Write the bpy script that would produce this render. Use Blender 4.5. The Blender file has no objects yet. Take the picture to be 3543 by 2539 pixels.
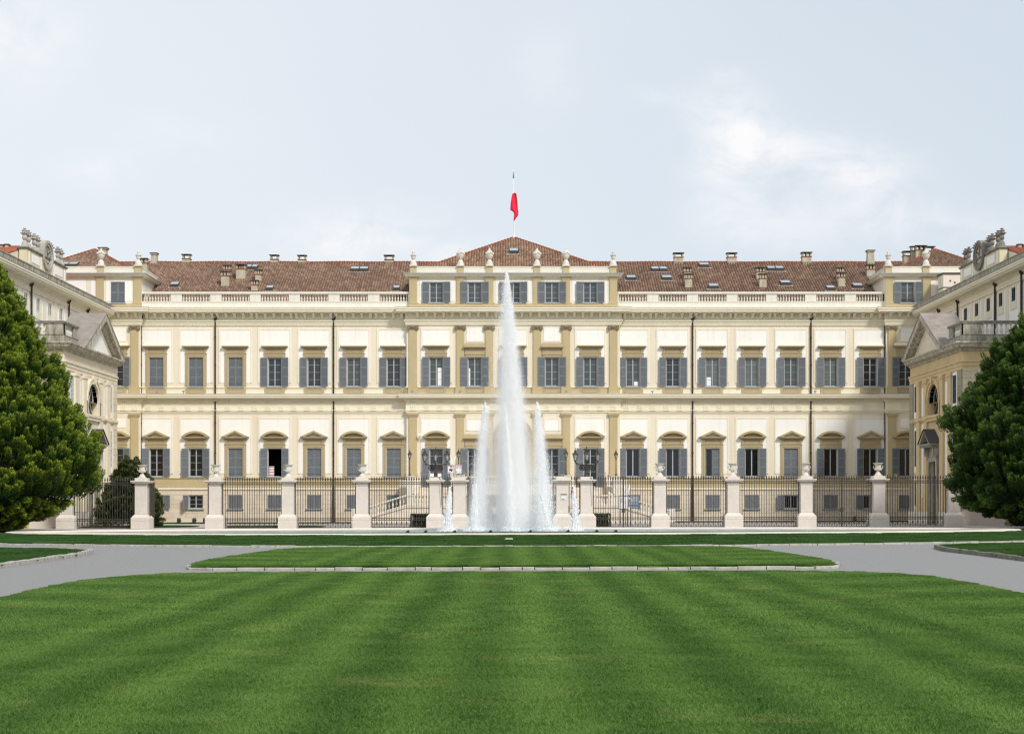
import bpy, math, random
from mathutils import Vector, Matrix
random.seed(7)
sc = bpy.context.scene
R = math.radians
PI = math.pi
FPX, HOR, CXP, EYE = 4921.0, 1745.0, 1776.0, 1.65   # lens in photo pixels, horizon row, axis column, eye height
# ---------------------------------------------------------------- camera
cam_d = bpy.data.cameras.new('camera'); cam = bpy.data.objects.new('camera', cam_d)
sc.collection.objects.link(cam); sc.camera = cam
cam.location = (0, 0, EYE); cam.rotation_euler = (R(90), 0, 0)
cam_d.sensor_width = 36; cam_d.lens = 36*FPX/3543
cam_d.shift_x = (1771.5-CXP)/3543; cam_d.shift_y = (HOR-1269.5)/3543
cam_d.clip_start = .1; cam_d.clip_end = 6000
# ---------------------------------------------------------------- world, sun, exposure
SUN_EL, SUN_AZ = 42, 33       # azimuth measured from behind the camera towards the right
sdir = Vector((math.sin(R(SUN_AZ))*math.cos(R(SUN_EL)), -math.cos(R(SUN_AZ))*math.cos(R(SUN_EL)), math.sin(R(SUN_EL))))
w = bpy.data.worlds.new('World'); sc.world = w; w.use_nodes = True
nt = w.node_tree; nt.nodes.clear()
def N(nt, typ, **kw):
    n = nt.nodes.new(typ)
    for k, v in kw.items():
        if k.startswith('_'): setattr(n, k[1:], v)
        else: n.inputs[k.replace('__', ' ')].default_value = v
    return n
def L(nt, a, b): nt.links.new(a, b)
def M(nt, op, a, b=None, clamp=False, c=None):
    n = nt.nodes.new('ShaderNodeMath'); n.operation = op; n.use_clamp = clamp
    for i, q in enumerate((a, b, c)):
        if q is None: continue
        if isinstance(q, (int, float)): n.inputs[i].default_value = q
        else: L(nt, q, n.inputs[i])
    return n.outputs[0]
def MIX(nt, f, a, b, mode='MIX'):
    n = nt.nodes.new('ShaderNodeMix'); n.data_type = 'RGBA'; n.blend_type = mode
    for i, q in ((0, f), (6, a), (7, b)):
        if isinstance(q, (int, float)): n.inputs[i].default_value = q
        elif isinstance(q, tuple): n.inputs[i].default_value = (*q, 1) if len(q) == 3 else q
        else: L(nt, q, n.inputs[i])
    return n.outputs[2]
def RAMP(nt, f, stops):
    n = nt.nodes.new('ShaderNodeValToRGB'); e = n.color_ramp.elements
    while len(e) < len(stops): e.new(.5)
    for q, (p, c) in zip(e, stops):
        q.position = p; q.color = (*c, 1) if isinstance(c, tuple) else (c, c, c, 1)
    L(nt, f, n.inputs[0]); return n.outputs[0]
sky = N(nt, 'ShaderNodeTexSky', _sky_type='NISHITA', _sun_disc=False, _sun_elevation=R(SUN_EL), _sun_rotation=R(180-SUN_AZ))
sky.air_density = 1.0; sky.dust_density = 3.0; sky.ozone_density = 1.5
tc = N(nt, 'ShaderNodeTexCoord'); sp = N(nt, 'ShaderNodeSeparateXYZ'); L(nt, tc.outputs['Generated'], sp.inputs[0])
ay = M(nt, 'MAXIMUM', M(nt, 'ABSOLUTE', sp.outputs[1]), .05)
u = M(nt, 'DIVIDE', sp.outputs[0], ay); v = M(nt, 'DIVIDE', sp.outputs[2], ay)
cb = N(nt, 'ShaderNodeCombineXYZ'); L(nt, u, cb.inputs[0]); L(nt, M(nt, 'MULTIPLY', v, 1.5), cb.inputs[1])
n1 = N(nt, 'ShaderNodeTexNoise', Scale=16.0, Detail=12.0, Roughness=.64, Distortion=.45); L(nt, cb.outputs[0], n1.inputs[0])
n2 = N(nt, 'ShaderNodeTexNoise', Scale=2.6, Detail=3.0); L(nt, cb.outputs[0], n2.inputs[0])
def blob(px, py, rx, ry, amp):      # a cloud bank centred in that direction of the sky
    du = M(nt, 'DIVIDE', M(nt, 'SUBTRACT', u, (px-CXP)/FPX), rx/FPX); dv = M(nt, 'DIVIDE', M(nt, 'SUBTRACT', v, (HOR-py)/FPX), ry/FPX)
    d = M(nt, 'ADD', M(nt, 'MULTIPLY', du, du), M(nt, 'MULTIPLY', dv, dv))
    return M(nt, 'MULTIPLY', M(nt, 'EXPONENT', M(nt, 'MULTIPLY', d, -1.0)), amp)
acc = None
for b in ((2530, 430, 150, 120, .75), (2680, 520, 190, 90, .7), (2960, 600, 190, 110, .75), (2500, 640, 120, 150, .5), (2700, 780, 260, 110, .5), (3080, 740, 160, 90, .4), (3280, 790, 240, 70, .45), (1230, 830, 270, 110, .9), (1560, 880, 200, 60, .35),
          (60, 130, 180, 160, .8), (330, 590, 110, 60, .5), (2300, 330, 100, 40, .35), (2520, 255, 60, 30, .4), (1900, 250, 120, 140, .25), (620, 480, 260, 120, .18)):
    q = blob(*b); acc = q if acc is None else M(nt, 'ADD', acc, q)
cl = M(nt, 'MULTIPLY', acc, M(nt, 'MULTIPLY', M(nt, 'SUBTRACT', n1.outputs[0], .33), 3.8, clamp=True), clamp=True)
vc = M(nt, 'MINIMUM', M(nt, 'MAXIMUM', v, 0), 1.2)
haze = M(nt, 'SUBTRACT', M(nt, 'SUBTRACT', .96, M(nt, 'MULTIPLY', vc, .16)), M(nt, 'MULTIPLY', M(nt, 'MINIMUM', M(nt, 'MAXIMUM', u, -.45), .45), .16))
mild = M(nt, 'MULTIPLY', M(nt, 'SUBTRACT', n2.outputs[0], .5), .12)
skym = MIX(nt, 1.0, sky.outputs[0], (.11, .11, .11), 'MULTIPLY')
hz = MIX(nt, M(nt, 'ADD', haze, mild, clamp=True), skym, (.745, .825, .90))
leftw = M(nt, 'MULTIPLY', M(nt, 'SUBTRACT', .22, u), .85, clamp=True)
hz = MIX(nt, leftw, hz, (.88, .915, .95))
out = MIX(nt, cl, hz, (.975, .975, .985))
bg = N(nt, 'ShaderNodeBackground', Strength=1.0); L(nt, out, bg.inputs[0])
L(nt, bg.outputs[0], N(nt, 'ShaderNodeOutputWorld').inputs[0])
sd = bpy.data.lights.new('sun', 'SUN'); sun = bpy.data.objects.new('sun', sd); sc.collection.objects.link(sun)
sun.rotation_euler = sdir.to_track_quat('Z', 'Y').to_euler(); sd.energy = 2.95; sd.angle = R(9); sd.color = (1, .955, .88)
sc.view_settings.view_transform = 'Standard'; sc.view_settings.look = 'None'; sc.view_settings.exposure = 0.0; sc.view_settings.gamma = 1
sc.cycles.use_denoising = True; sc.cycles.denoising_prefilter = 'FAST'; sc.cycles.pixel_filter_type = 'BLACKMAN_HARRIS'; sc.cycles.filter_width = 1.25; sc.cycles.sample_clamp_indirect = 6; sc.cycles.max_bounces = 16; sc.cycles.diffuse_bounces = 6; sc.cycles.transparent_max_bounces = 12; sc.cycles.volume_bounces = 14
# ---------------------------------------------------------------- materials
MAT = {}
def mat(name, col, rough=.85, col2=None, scale=3.0, amt=.5, stretch=(1, 1, 1), bump=0, bscale=40, spec=.3, metal=0, streak=0):
    if name in MAT: return MAT[name]
    m = bpy.data.materials.new(name); m.use_nodes = True; t = m.node_tree; p = t.nodes['Principled BSDF']
    p.inputs['Roughness'].default_value = rough; p.inputs['Base Color'].default_value = (*col, 1)
    p.inputs['Specular IOR Level'].default_value = spec; p.inputs['Metallic'].default_value = metal
    g = N(t, 'ShaderNodeNewGeometry')
    if col2:
        mp = N(t, 'ShaderNodeMapping'); mp.inputs['Scale'].default_value = stretch; L(t, g.outputs['Position'], mp.inputs[0])
        n = N(t, 'ShaderNodeTexNoise', Scale=scale, Detail=7.0, Roughness=.65); L(t, mp.outputs[0], n.inputs[0])
        f = RAMP(t, n.outputs[0], [(.5-amt*.5, 0.0), (.5+amt*.35, 1.0)])
        c = MIX(t, f, col, col2)
        if streak:          # rain streaks and damp patches
            m2 = N(t, 'ShaderNodeMapping'); m2.inputs['Scale'].default_value = (3.2, 3.2, .16); L(t, g.outputs['Position'], m2.inputs[0])
            n2 = N(t, 'ShaderNodeTexNoise', Scale=1.0, Detail=6.0, Roughness=.6); L(t, m2.outputs[0], n2.inputs[0])
            c = MIX(t, RAMP(t, n2.outputs[0], [(.50, 0.0), (.72, streak)]), c, tuple(q*w_ for q, w_ in zip(col, (.62, .58, .50))))
        L(t, c, p.inputs['Base Color'])
    if bump:
        n = N(t, 'ShaderNodeTexNoise', Scale=bscale, Detail=4.0); L(t, g.outputs['Position'], n.inputs[0])
        b = N(t, 'ShaderNodeBump', Strength=bump, Distance=.02); L(t, n.outputs[0], b.inputs['Height']); L(t, b.outputs[0], p.inputs['Normal'])
    MAT[name] = m; return m
def plaster(name, col, dirt=.82, amt=.6):
    c2 = tuple(q*dirt for q in col); c2 = (c2[0], c2[1]*.985, c2[2]*.95)
    return mat(name, col, .9, c2, .55, amt, (1.4, 1.4, .55), .25, 30, streak=.20)
white = plaster('white_plaster', (.87, .862, .835), .96)
beige = plaster('beige_plaster', (.775, .705, .57), .94)
cream = plaster('cream_plaster', (.83, .775, .655), .95)
tan = plaster('ochre_plaster', (.52, .43, .255), .88)
tan2 = plaster('ochre_frame_plaster', (.46, .38, .235), .88)
attic_w = plaster('attic_plaster', (.80, .765, .66), .92)
stone = mat('pale_stone', (.72, .665, .60), .85, (.61, .55, .49), 1.6, .7, (1, 1, 1), .3, 25)
stonew = mat('white_carved_stone', (.74, .71, .64), .85, (.6, .565, .49), 4, .6, (1, 1, .6), .3, 30)
marble = mat('pool_rim_marble', (.80, .76, .68), .6, (.68, .62, .52), 1.2, .7)
weather = mat('blackened_stone', (.42, .39, .33), .95, (.10, .095, .08), 2.2, .55, (1, 1, .45), .5, 20)
weather2 = mat('streaked_stone', (.62, .585, .49), .95, (.13, .12, .095), 1.9, .62, (1.8, 1.8, .4), .4, 20)
cornw = mat('weathered_cream_cornice', (.74, .685, .55), .92, (.20, .175, .13), 2.6, .5, (1.5, 1.5, .5), .4, 20)
darkst = mat('slate_cover', (.06, .06, .06), .8)
shut = mat('blue_grey_paint', (.205, .225, .245), .6, (.165, .182, .20), 2, .6)
shgap = mat('shutter_gap_shade', (.035, .038, .045), .9)  # backing panel painted near-black for the shade between the slats
joinery = mat('pale_blue_joinery', (.36, .39, .42), .55)
iron = mat('dark_iron', (.035, .033, .034), .55, (.06, .045, .035), 6, .5, spec=.4)
pipe = mat('rusty_pipe', (.028, .02, .016), .6, (.06, .035, .025), 3, .5)
zinc = mat('zinc_flashing', (.42, .44, .47), .45, (.3, .31, .33), 4, .6, metal=.3)
redtile = mat('red_tile_edge', (.36, .10, .05), .85, (.22, .07, .04), 6, .6)
chim = mat('chimney_render', (.60, .55, .42), .9, (.34, .30, .22), 2.5, .6, (1, 1, .4), .3, 20)
chimdk = mat('chimney_soot', (.09, .075, .06), .9)
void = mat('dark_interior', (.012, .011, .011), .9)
capm = mat('weathered_capital', (.30, .25, .165), .9, (.20, .165, .11), 6, .6)
vasem = mat('lichen_stone', (.60, .58, .51), .9, (.27, .255, .22), 1.3, .8)
vased = mat('dark_mottled_stone', (.36, .34, .30), .9, (.13, .12, .10), 1.3, .8)  # darker mottled copy for the right wing
bark = mat('bark', (.09, .065, .045), .95, (.05, .035, .025), 8, .6)
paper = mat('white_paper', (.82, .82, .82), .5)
inkg = mat('grey_ink', (.30, .30, .34), .6); inkr = mat('red_ink', (.62, .08, .07), .6); inkb = mat('blue_ink', (.06, .32, .68), .5)
inkk = mat('black_ink', (.03, .03, .035), .5); inkp = mat('pink_ink', (.75, .30, .30), .6); skyb = mat('pale_blue_print', (.62, .70, .84), .5)
inky = mat('yellow_ink', (.75, .6, .05), .6); inkgr = mat('green_ink', (.15, .5, .12), .6)
def glassm(name, col, r=.12):
    m = mat(name, col, r, tuple(q*.6 for q in col), 1.2, .9, spec=.6); return m
GL = [glassm('pane_grey_green', (.085, .10, .097)), glassm('pane_dark', (.012, .012, .013)), glassm('pane_mid', (.04, .046, .046)), glassm('pane_pale', (.15, .17, .16))]  # opaque panes: the sky's reflection is mixed into these base tints
skyglass = mat('skylight_glass', (.30, .38, .46), .08, spec=.8)
lampglass = mat('lamp_glass', (.62, .64, .6), .15, (.25, .26, .25), 9, .6, spec=.6)
def ashlar(name, c1, c2, mort, sc_=1.0, zoff=0, bw=1.1, rh=.42, axis='x'):
    m = bpy.data.materials.new(name); m.use_nodes = True; t = m.node_tree; p = t.nodes['Principled BSDF']; p.inputs['Roughness'].default_value = .9
    g = N(t, 'ShaderNodeNewGeometry'); s = N(t, 'ShaderNodeSeparateXYZ'); L(t, g.outputs['Position'], s.inputs[0])
    cb = N(t, 'ShaderNodeCombineXYZ'); L(t, M(t, 'ADD', s.outputs[0], s.outputs[1]), cb.inputs[0]); L(t, M(t, 'ADD', s.outputs[2], zoff), cb.inputs[1])
    b = N(t, 'ShaderNodeTexBrick', Scale=1.0); b.inputs['Color1'].default_value = (*c1, 1); b.inputs['Color2'].default_value = (*c2, 1)
    b.inputs['Mortar'].default_value = (*mort, 1); b.inputs['Mortar Size'].default_value = .012; b.inputs['Brick Width'].default_value = bw; b.inputs['Row Height'].default_value = rh
    L(t, cb.outputs[0], b.inputs[0])
    n = N(t, 'ShaderNodeTexNoise', Scale=1.3, Detail=7.0); L(t, g.outputs['Position'], n.inputs[0])
    c = MIX(t, .5, b.outputs[0], RAMP(t, n.outputs[0], [(.3, .72), (.7, 1.0)]), 'MULTIPLY'); L(t, c, p.inputs['Base Color'])
    bp = N(t, 'ShaderNodeBump', Strength=.4, Distance=.02); L(t, M(t, 'SUBTRACT', 1, b.outputs['Fac']), bp.inputs['Height']); L(t, bp.outputs[0], p.inputs['Normal'])
    return m
ash = ashlar('basement_ashlar', (.72, .635, .51), (.68, .585, .455), (.50, .42, .32))
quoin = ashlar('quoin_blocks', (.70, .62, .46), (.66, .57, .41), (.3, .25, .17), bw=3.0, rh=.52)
quoind = ashlar('quoin_blocks_shaded', (.36, .32, .23), (.32, .285, .2), (.16, .13, .09), bw=3.0, rh=.52)  # darker quoin copy paints in shade on the right pavilion's court face
def tiles(name, cols):
    m = bpy.data.materials.new(name); m.use_nodes = True; t = m.node_tree; p = t.nodes['Principled BSDF']; p.inputs['Roughness'].default_value = .9
    a = N(t, 'ShaderNodeUVMap'); s = N(t, 'ShaderNodeSeparateXYZ'); L(t, a.outputs[0], s.inputs[0])
    fu = M(t, 'FLOOR', s.outputs[0]); fv = M(t, 'FLOOR', s.outputs[1]); cb = N(t, 'ShaderNodeCombineXYZ'); L(t, fu, cb.inputs[0]); L(t, fv, cb.inputs[1])
    wn = N(t, 'ShaderNodeTexWhiteNoise', _noise_dimensions='2D'); L(t, cb.outputs[0], wn.inputs[0])
    g = N(t, 'ShaderNodeNewGeometry'); n = N(t, 'ShaderNodeTexNoise', Scale=.35, Detail=5.0); L(t, g.outputs['Position'], n.inputs[0])
    f = M(t, 'ADD', M(t, 'MULTIPLY', wn.outputs[0], .45), M(t, 'MULTIPLY', n.outputs[0], .55), clamp=True)
    c = RAMP(t, f, [(i/(len(cols)-1)*.9+.05, q) for i, q in enumerate(cols)])
    fr = M(t, 'FRACT', s.outputs[1])
    edge = RAMP(t, fr, [(0.0, .55), (.14, 1.0)])          # each course darkens along its lap
    c = MIX(t, 1.0, c, edge, 'MULTIPLY'); L(t, c, p.inputs['Base Color'])
    bp = N(t, 'ShaderNodeBump', Strength=.7, Distance=.05); L(t, fr, bp.inputs['Height']); L(t, bp.outputs[0], p.inputs['Normal'])
    return m
roofm = tiles('weathered_roof_tiles', [(.085, .048, .035), (.145, .085, .060), (.205, .125, .085), (.285, .185, .125), (.40, .285, .20)])
roofc = tiles('central_roof_tiles', [(.10, .055, .04), (.18, .10, .065), (.26, .155, .10), (.34, .22, .145), (.42, .30, .20)])
roofr = tiles('red_roof_tiles', [(.24, .055, .03), (.34, .09, .05), (.42, .13, .075)])
# ---------------------------------------------------------------- mesh helpers
def wloc(o):
    v = Vector((0, 0, 0))
    while o: v += o.location; o = o.parent
    return v
def tag(o, label=None, cat=None, group=None, kind=None):
    for k, q in (('label', label), ('category', cat), ('group', group), ('kind', kind)):
        if q: o[k] = q
    return o
def thing(name, label, cat, loc, rz=0, group=None):
    o = bpy.data.objects.new(name, None); sc.collection.objects.link(o); o.location = loc; o.rotation_euler = (0, 0, rz); o.empty_display_size = .2
    return tag(o, label, cat, group)
class MB:
    def __init__(s, mx=None): s.v = []; s.f = []; s.uv = None; s.M = mx
    def add(s, vs, fs):
        n = len(s.v)
        s.v += [tuple(s.M @ Vector(q)) for q in vs] if s.M else list(vs)
        s.f += [tuple(i+n for i in q) for q in fs]
    def quad(s, *p): s.add(p, [tuple(range(len(p)))])
    def box(s, x0, x1, y0, y1, z0, z1):
        s.add([(x0, y0, z0), (x1, y0, z0), (x1, y1, z0), (x0, y1, z0), (x0, y0, z1), (x1, y0, z1), (x1, y1, z1), (x0, y1, z1)],
              [(0, 3, 2, 1), (4, 5, 6, 7), (0, 1, 5, 4), (1, 2, 6, 5), (2, 3, 7, 6), (3, 0, 4, 7)])
    def frus(s, x0, x1, y0, y1, z0, z1, dx, dy):   # a box whose top is inset by dx, dy
        s.add([(x0, y0, z0), (x1, y0, z0), (x1, y1, z0), (x0, y1, z0), (x0+dx, y0+dy, z1), (x1-dx, y0+dy, z1), (x1-dx, y1-dy, z1), (x0+dx, y1-dy, z1)],
              [(0, 3, 2, 1), (4, 5, 6, 7), (0, 1, 5, 4), (1, 2, 6, 5), (2, 3, 7, 6), (3, 0, 4, 7)])
    def xz(s, pts, y0, y1):                        # polygon in the xz plane, extruded along y
        n = len(pts)
        s.add([(x, y0, z) for x, z in pts]+[(x, y1, z) for x, z in pts],
              [tuple(range(n)), tuple(range(2*n-1, n-1, -1))]+[(i, i+n, (i+1) % n+n, (i+1) % n) for i in range(n)])
    def yz(s, pts, x0, x1):
        n = len(pts)
        s.add([(x0, y, z) for y, z in pts]+[(x1, y, z) for y, z in pts],
              [tuple(range(n)), tuple(range(2*n-1, n-1, -1))]+[(i, i+n, (i+1) % n+n, (i+1) % n) for i in range(n)])
    def tube(s, p, q, r, r2=None, n=6):
        p = Vector(p); q = Vector(q); d = (q-p).normalized(); a = d.orthogonal().normalized(); b = d.cross(a); r2 = r if r2 is None else r2
        vs = [tuple(c+(a*math.cos(2*PI*i/n)+b*math.sin(2*PI*i/n))*rr) for c, rr in ((p, r), (q, r2)) for i in range(n)]
        s.add(vs, [(i, (i+1) % n, (i+1) % n+n, i+n) for i in range(n)]+[tuple(range(n-1, -1, -1)), tuple(range(n, 2*n))])
    def path(s, pts, r, n=6):
        for a, b in zip(pts, pts[1:]): s.tube(a, b, r, n=n)
    def lathe(s, c, prof, n=12):
        vs = [(c[0]+r*math.cos(2*PI*i/n), c[1]+r*math.sin(2*PI*i/n), c[2]+z) for r, z in prof for i in range(n)]; k = len(prof)
        s.add(vs, [(j*n+i, j*n+(i+1) % n, (j+1)*n+(i+1) % n, (j+1)*n+i) for j in range(k-1) for i in range(n)]+[tuple(range(n-1, -1, -1)), tuple(range((k-1)*n, k*n))])
    def sweep(s, path, prof):                      # prof: (out, z) ; outward is to the right of travel
        P = [Vector((x, y)) for x, y in path]; nn = []
        for i in range(len(P)-1):
            d = (P[i+1]-P[i]).normalized(); nn.append(Vector((d.y, -d.x)))
        dirs = []
        for i in range(len(P)):
            if i == 0: dirs.append(nn[0])
            elif i == len(P)-1: dirs.append(nn[-1])
            else:
                a, b = nn[i-1], nn[i]; m = (a+b); m = m/max(m.dot(a), .2) if m.length > 1e-6 else a; dirs.append(m)
        k = len(prof)
        vs = [(p.x+d.x*o, p.y+d.y*o, z) for p, d in zip(P, dirs) for o, z in prof]
        fs = [(i*k+j, (i+1)*k+j, (i+1)*k+j+1, i*k+j+1) for i in range(len(P)-1) for j in range(k-1)]
        fs += [tuple(range(k)), tuple(range(len(P)*k-1, (len(P)-1)*k-1, -1))]
        s.add(vs, fs)
    def sheet(s, x0, x1, z0, z1, y, holes=(), jamb=0):     # holes: x0, x1, z0, z1 and, for the strips that make up an arch, a fifth value
        xs = sorted({x0, x1, *[q for h in holes for q in h[:2] if x0 < q < x1]}); zs = sorted({z0, z1, *[q for h in holes for q in h[2:4] if z0 < q < z1]})
        for a, b in zip(xs, xs[1:]):
            for c, d in zip(zs, zs[1:]):
                mx, mz = (a+b)/2, (c+d)/2
                if any(h[0] < mx < h[1] and h[2] < mz < h[3] for h in holes): continue
                s.quad((a, y, c), (b, y, c), (b, y, d), (a, y, d))
        if jamb:
            for h in holes:
                a, b, c, d = h[:4]
                if b <= x0 or a >= x1 or d <= z0 or c >= z1: continue
                c2, d2 = max(c, z0), min(d, z1)
                for p, q in ((((a, c2), (a, d2)), ((b, c2), (b, d2)), ((a, c2), (b, c2)), ((a, d2), (b, d2))) if len(h) < 5 else (((a, d2), (b, d2)),)):
                    s.quad((p[0], y, p[1]), (q[0], y, q[1]), (q[0], y+jamb, q[1]), (p[0], y+jamb, p[1]))
    def slab(s, x0, x1, z0, z1, y, t, holes=()):   # sheet with a border lip of thickness t behind it
        s.sheet(x0, x1, z0, z1, y, holes, t)
        for p, q in (((x0, z0), (x0, z1)), ((x1, z0), (x1, z1)), ((x0, z0), (x1, z0)), ((x0, z1), (x1, z1))):
            s.quad((p[0], y, p[1]), (q[0], y, q[1]), (q[0], y+t, q[1]), (p[0], y+t, p[1]))
    def ring(s, x0, x1, z0, z1, wd, y0, y1, bottom=True):   # rectangular frame
        s.box(x0, x0+wd, y0, y1, z0, z1); s.box(x1-wd, x1, y0, y1, z0, z1); s.box(x0+wd, x1-wd, y0, y1, z1-wd, z1)
        if bottom: s.box(x0+wd, x1-wd, y0, y1, z0, z0+wd)
    def build(s, name, m, parent=None, loc=None, smooth=False, label=None, rz=0):
        me = bpy.data.meshes.new(name)
        base = Vector(loc) if loc is not None else Vector((0, 0, 0))
        if loc is None and parent is not None:
            pw = wloc(parent); vs = [(a-pw.x, b-pw.y, c-pw.z) for a, b, c in s.v]; ol = Vector((0, 0, 0))
        else: vs = s.v; ol = base-(wloc(parent) if parent is not None else Vector((0, 0, 0)))
        me.from_pydata(vs, [], s.f); me.materials.append(m)
        if s.uv: 
            l = me.uv_layers.new(name='UVMap'); k = 0; dat = []
            for f in s.f:
                for i in f: dat += s.uv[i]
            l.data.foreach_set('uv', dat)
        if smooth: me.shade_smooth()
        me.update(); o = bpy.data.objects.new(name, me); sc.collection.objects.link(o); o.location = ol; o.rotation_euler = (0, 0, rz)
        if parent is not None: o.parent = parent
        if label: o['label'] = label
        return o
def copy_tree(o, parent=None):
    c = o.copy(); sc.collection.objects.link(c); c.parent = parent
    for ch in list(o.children): copy_tree(ch, c)
    return c
def PX(x, D): return (x-CXP)*D/FPX
def PZ(y, D): return EYE+(HOR-y)*D/FPX
def ZF(y): return EYE+(HOR-y)/37.0
def gz(x): return .0028*x
ORD = ['first', 'second', 'third', 'fourth', 'fifth', 'sixth', 'seventh', 'eighth', 'ninth', 'tenth', 'eleventh', 'twelfth', 'thirteenth', 'fourteenth']
# ================================================================ GROUND
def flat(name, pts, z, m, kind='structure'):
    b = MB(); b.add([(x, y, z+gz(x)) for x, y in pts], [tuple(range(len(pts)))]); o = b.build(name, m); return tag(o, kind=kind)
gravel = mat('courtyard_gravel', (.47, .44, .41), .95, (.36, .335, .31), .8, .7, bump=.5, bscale=30)
asph = mat('road_asphalt', (.295, .292, .292), .9, (.205, .202, .202), 16, .9, (1, 1, 1), .6, 40)
far = mat('outer_ground', (.22, .22, .19), .95, (.15, .17, .1), .05, .7)
kerbm = mat('kerb_stone', (.60, .58, .53), .9, (.24, .225, .19), 3.5, .8, bump=.5, bscale=25)
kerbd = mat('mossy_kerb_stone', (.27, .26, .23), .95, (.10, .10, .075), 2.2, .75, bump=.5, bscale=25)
b = MB(); b.add([(-3000, -400, -.05-8.4), (3000, -400, -.05+8.4), (3000, 4000, -.05+8.4), (-3000, 4000, -.05-8.4)], [(0, 1, 2, 3)]); tag(b.build('ground', far), kind='structure')
flat('courtyard', [(-60, 97), (60, 97), (60, 175), (-60, 175)], -.012, gravel)
flat('road', [(-90, -15), (90, -15), (90, 96.996), (-90, 96.996)], -.004, asph)
def grass_mat(name, base, alt, dry):
    m = bpy.data.materials.new(name); m.use_nodes = True; t = m.node_tree; p = t.nodes['Principled BSDF']; p.inputs['Roughness'].default_value = .55
    p.inputs['Specular IOR Level'].default_value = .25
    g = N(t, 'ShaderNodeNewGeometry'); n = N(t, 'ShaderNodeTexNoise', Scale=.55, Detail=6.0, Roughness=.7); L(t, g.outputs['Position'], n.inputs[0])
    nb = N(t, 'ShaderNodeTexNoise', Scale=85.0, Detail=2.0); L(t, g.outputs['Position'], nb.inputs[0])
    # mowing bands: the sheen of blades bent either way, put into the colour
    s = N(t, 'ShaderNodeSeparateXYZ'); L(t, g.outputs['Position'], s.inputs[0])
    nw = N(t, 'ShaderNodeTexNoise', Scale=.22, Detail=2.0); L(t, g.outputs['Position'], nw.inputs[0])
    xx = M(t, 'ADD', s.outputs[0], M(t, 'MULTIPLY', M(t, 'SUBTRACT', nw.outputs[0], .5), .7))
    s1 = M(t, 'SINE', M(t, 'MULTIPLY', xx, 5.7)); s2 = M(t, 'SINE', M(t, 'ADD', M(t, 'MULTIPLY', xx, 2.1), .9))
    band = M(t, 'ADD', .5, M(t, 'MULTIPLY', M(t, 'ADD', s1, M(t, 'MULTIPLY', s2, .45)), .30), clamp=True)
    cross = M(t, 'ADD', .5, M(t, 'MULTIPLY', M(t, 'SINE', M(t, 'MULTIPLY', M(t, 'SUBTRACT', s.outputs[1], M(t, 'MULTIPLY', M(t, 'ABSOLUTE', xx), .35)), 2.0)), .3), clamp=True)
    edge = M(t, 'MULTIPLY', M(t, 'SUBTRACT', M(t, 'ABSOLUTE', s.outputs[0]), 5.3), .7, clamp=True)
    band = M(t, 'ADD', M(t, 'MULTIPLY', band, M(t, 'SUBTRACT', 1, edge)), M(t, 'MULTIPLY', cross, edge))
    a = N(t, 'ShaderNodeAttribute', _attribute_type='INSTANCER', _attribute_name='tone')
    f = M(t, 'ADD', M(t, 'ADD', M(t, 'MULTIPLY', band, .72 if 'far' not in name else .25), M(t, 'MULTIPLY', a.outputs['Fac'], .12)), M(t, 'MULTIPLY', M(t, 'SUBTRACT', nb.outputs[0], .36), .85), clamp=True)
    c = MIX(t, f, base, alt)
    c = MIX(t, RAMP(t, n.outputs[0], [(.56, 0.0), (.72, .6)]), c, dry)
    L(t, c, p.inputs['Base Color'])
    tr = N(t, 'ShaderNodeBsdfTranslucent'); L(t, c, tr.inputs[0]); mx = N(t, 'ShaderNodeMixShader', Fac=.3)
    L(t, p.outputs[0], mx.inputs[1]); L(t, tr.outputs[0], mx.inputs[2]); L(t, mx.outputs[0], t.nodes['Material Output'].inputs[0])
    return m
grassA = grass_mat('grass_blades', (.052, .132, .020), (.168, .300, .060), (.30, .33, .10))
grassB = grass_mat('grass_blades_far', (.030, .090, .014), (.070, .160, .030), (.12, .17, .04))
soil = mat('lawn_soil', (.020, .042, .010), .95, (.035, .06, .014), 1.5, .8)
def blade_patch(name, size, n, wd, h0, h1, lean, m):
    rnd = random.Random(3); vs = []; fs = []
    for i in range(n):
        x = rnd.uniform(-size/2, size/2); y = rnd.uniform(-size/2, size/2); h = rnd.uniform(h0, h1); a = rnd.uniform(0, PI); wx = math.cos(a)*wd*.5; wy = math.sin(a)*wd*.5
        lx = rnd.gauss(0, .45)*h; ly = (rnd.gauss(lean, .4))*h; k = len(vs)
        vs += [(x-wx, y-wy, 0), (x+wx, y+wy, 0), (x+wx*.8+lx*.35, y+wy*.8+ly*.35, h*.6), (x-wx*.8+lx*.35, y-wy*.8+ly*.35, h*.6), (x+lx, y+ly, h)]
        fs += [(k, k+1, k+2, k+3), (k+3, k+2, k+4)]
    return vs, fs, m
PATCH = [blade_patch('grass_tuft', .5, 2200, .0072, .022, .05, .12, grassA), blade_patch('grass_tuft', .5, 1000, .013, .022, .052, .1, grassA), blade_patch('grass_tuft', 1.2, 1900, .025, .025, .05, .3, grassB)]
g_ = bpy.data.node_groups.new('scatter_grass', 'GeometryNodeTree'); g_.interface.new_socket('Geometry', in_out='INPUT', socket_type='NodeSocketGeometry'); g_.interface.new_socket('Geometry', in_out='OUTPUT', socket_type='NodeSocketGeometry')
def _na(n, ty):
    q = g_.nodes.new('GeometryNodeInputNamedAttribute'); q.data_type = ty; q.inputs['Name'].default_value = n; return q.outputs[0]
gi = g_.nodes.new('NodeGroupInput'); go = g_.nodes.new('NodeGroupOutput'); ip = g_.nodes.new('GeometryNodeInstanceOnPoints'); sg = g_.nodes.new('GeometryNodeSeparateGeometry')
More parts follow.
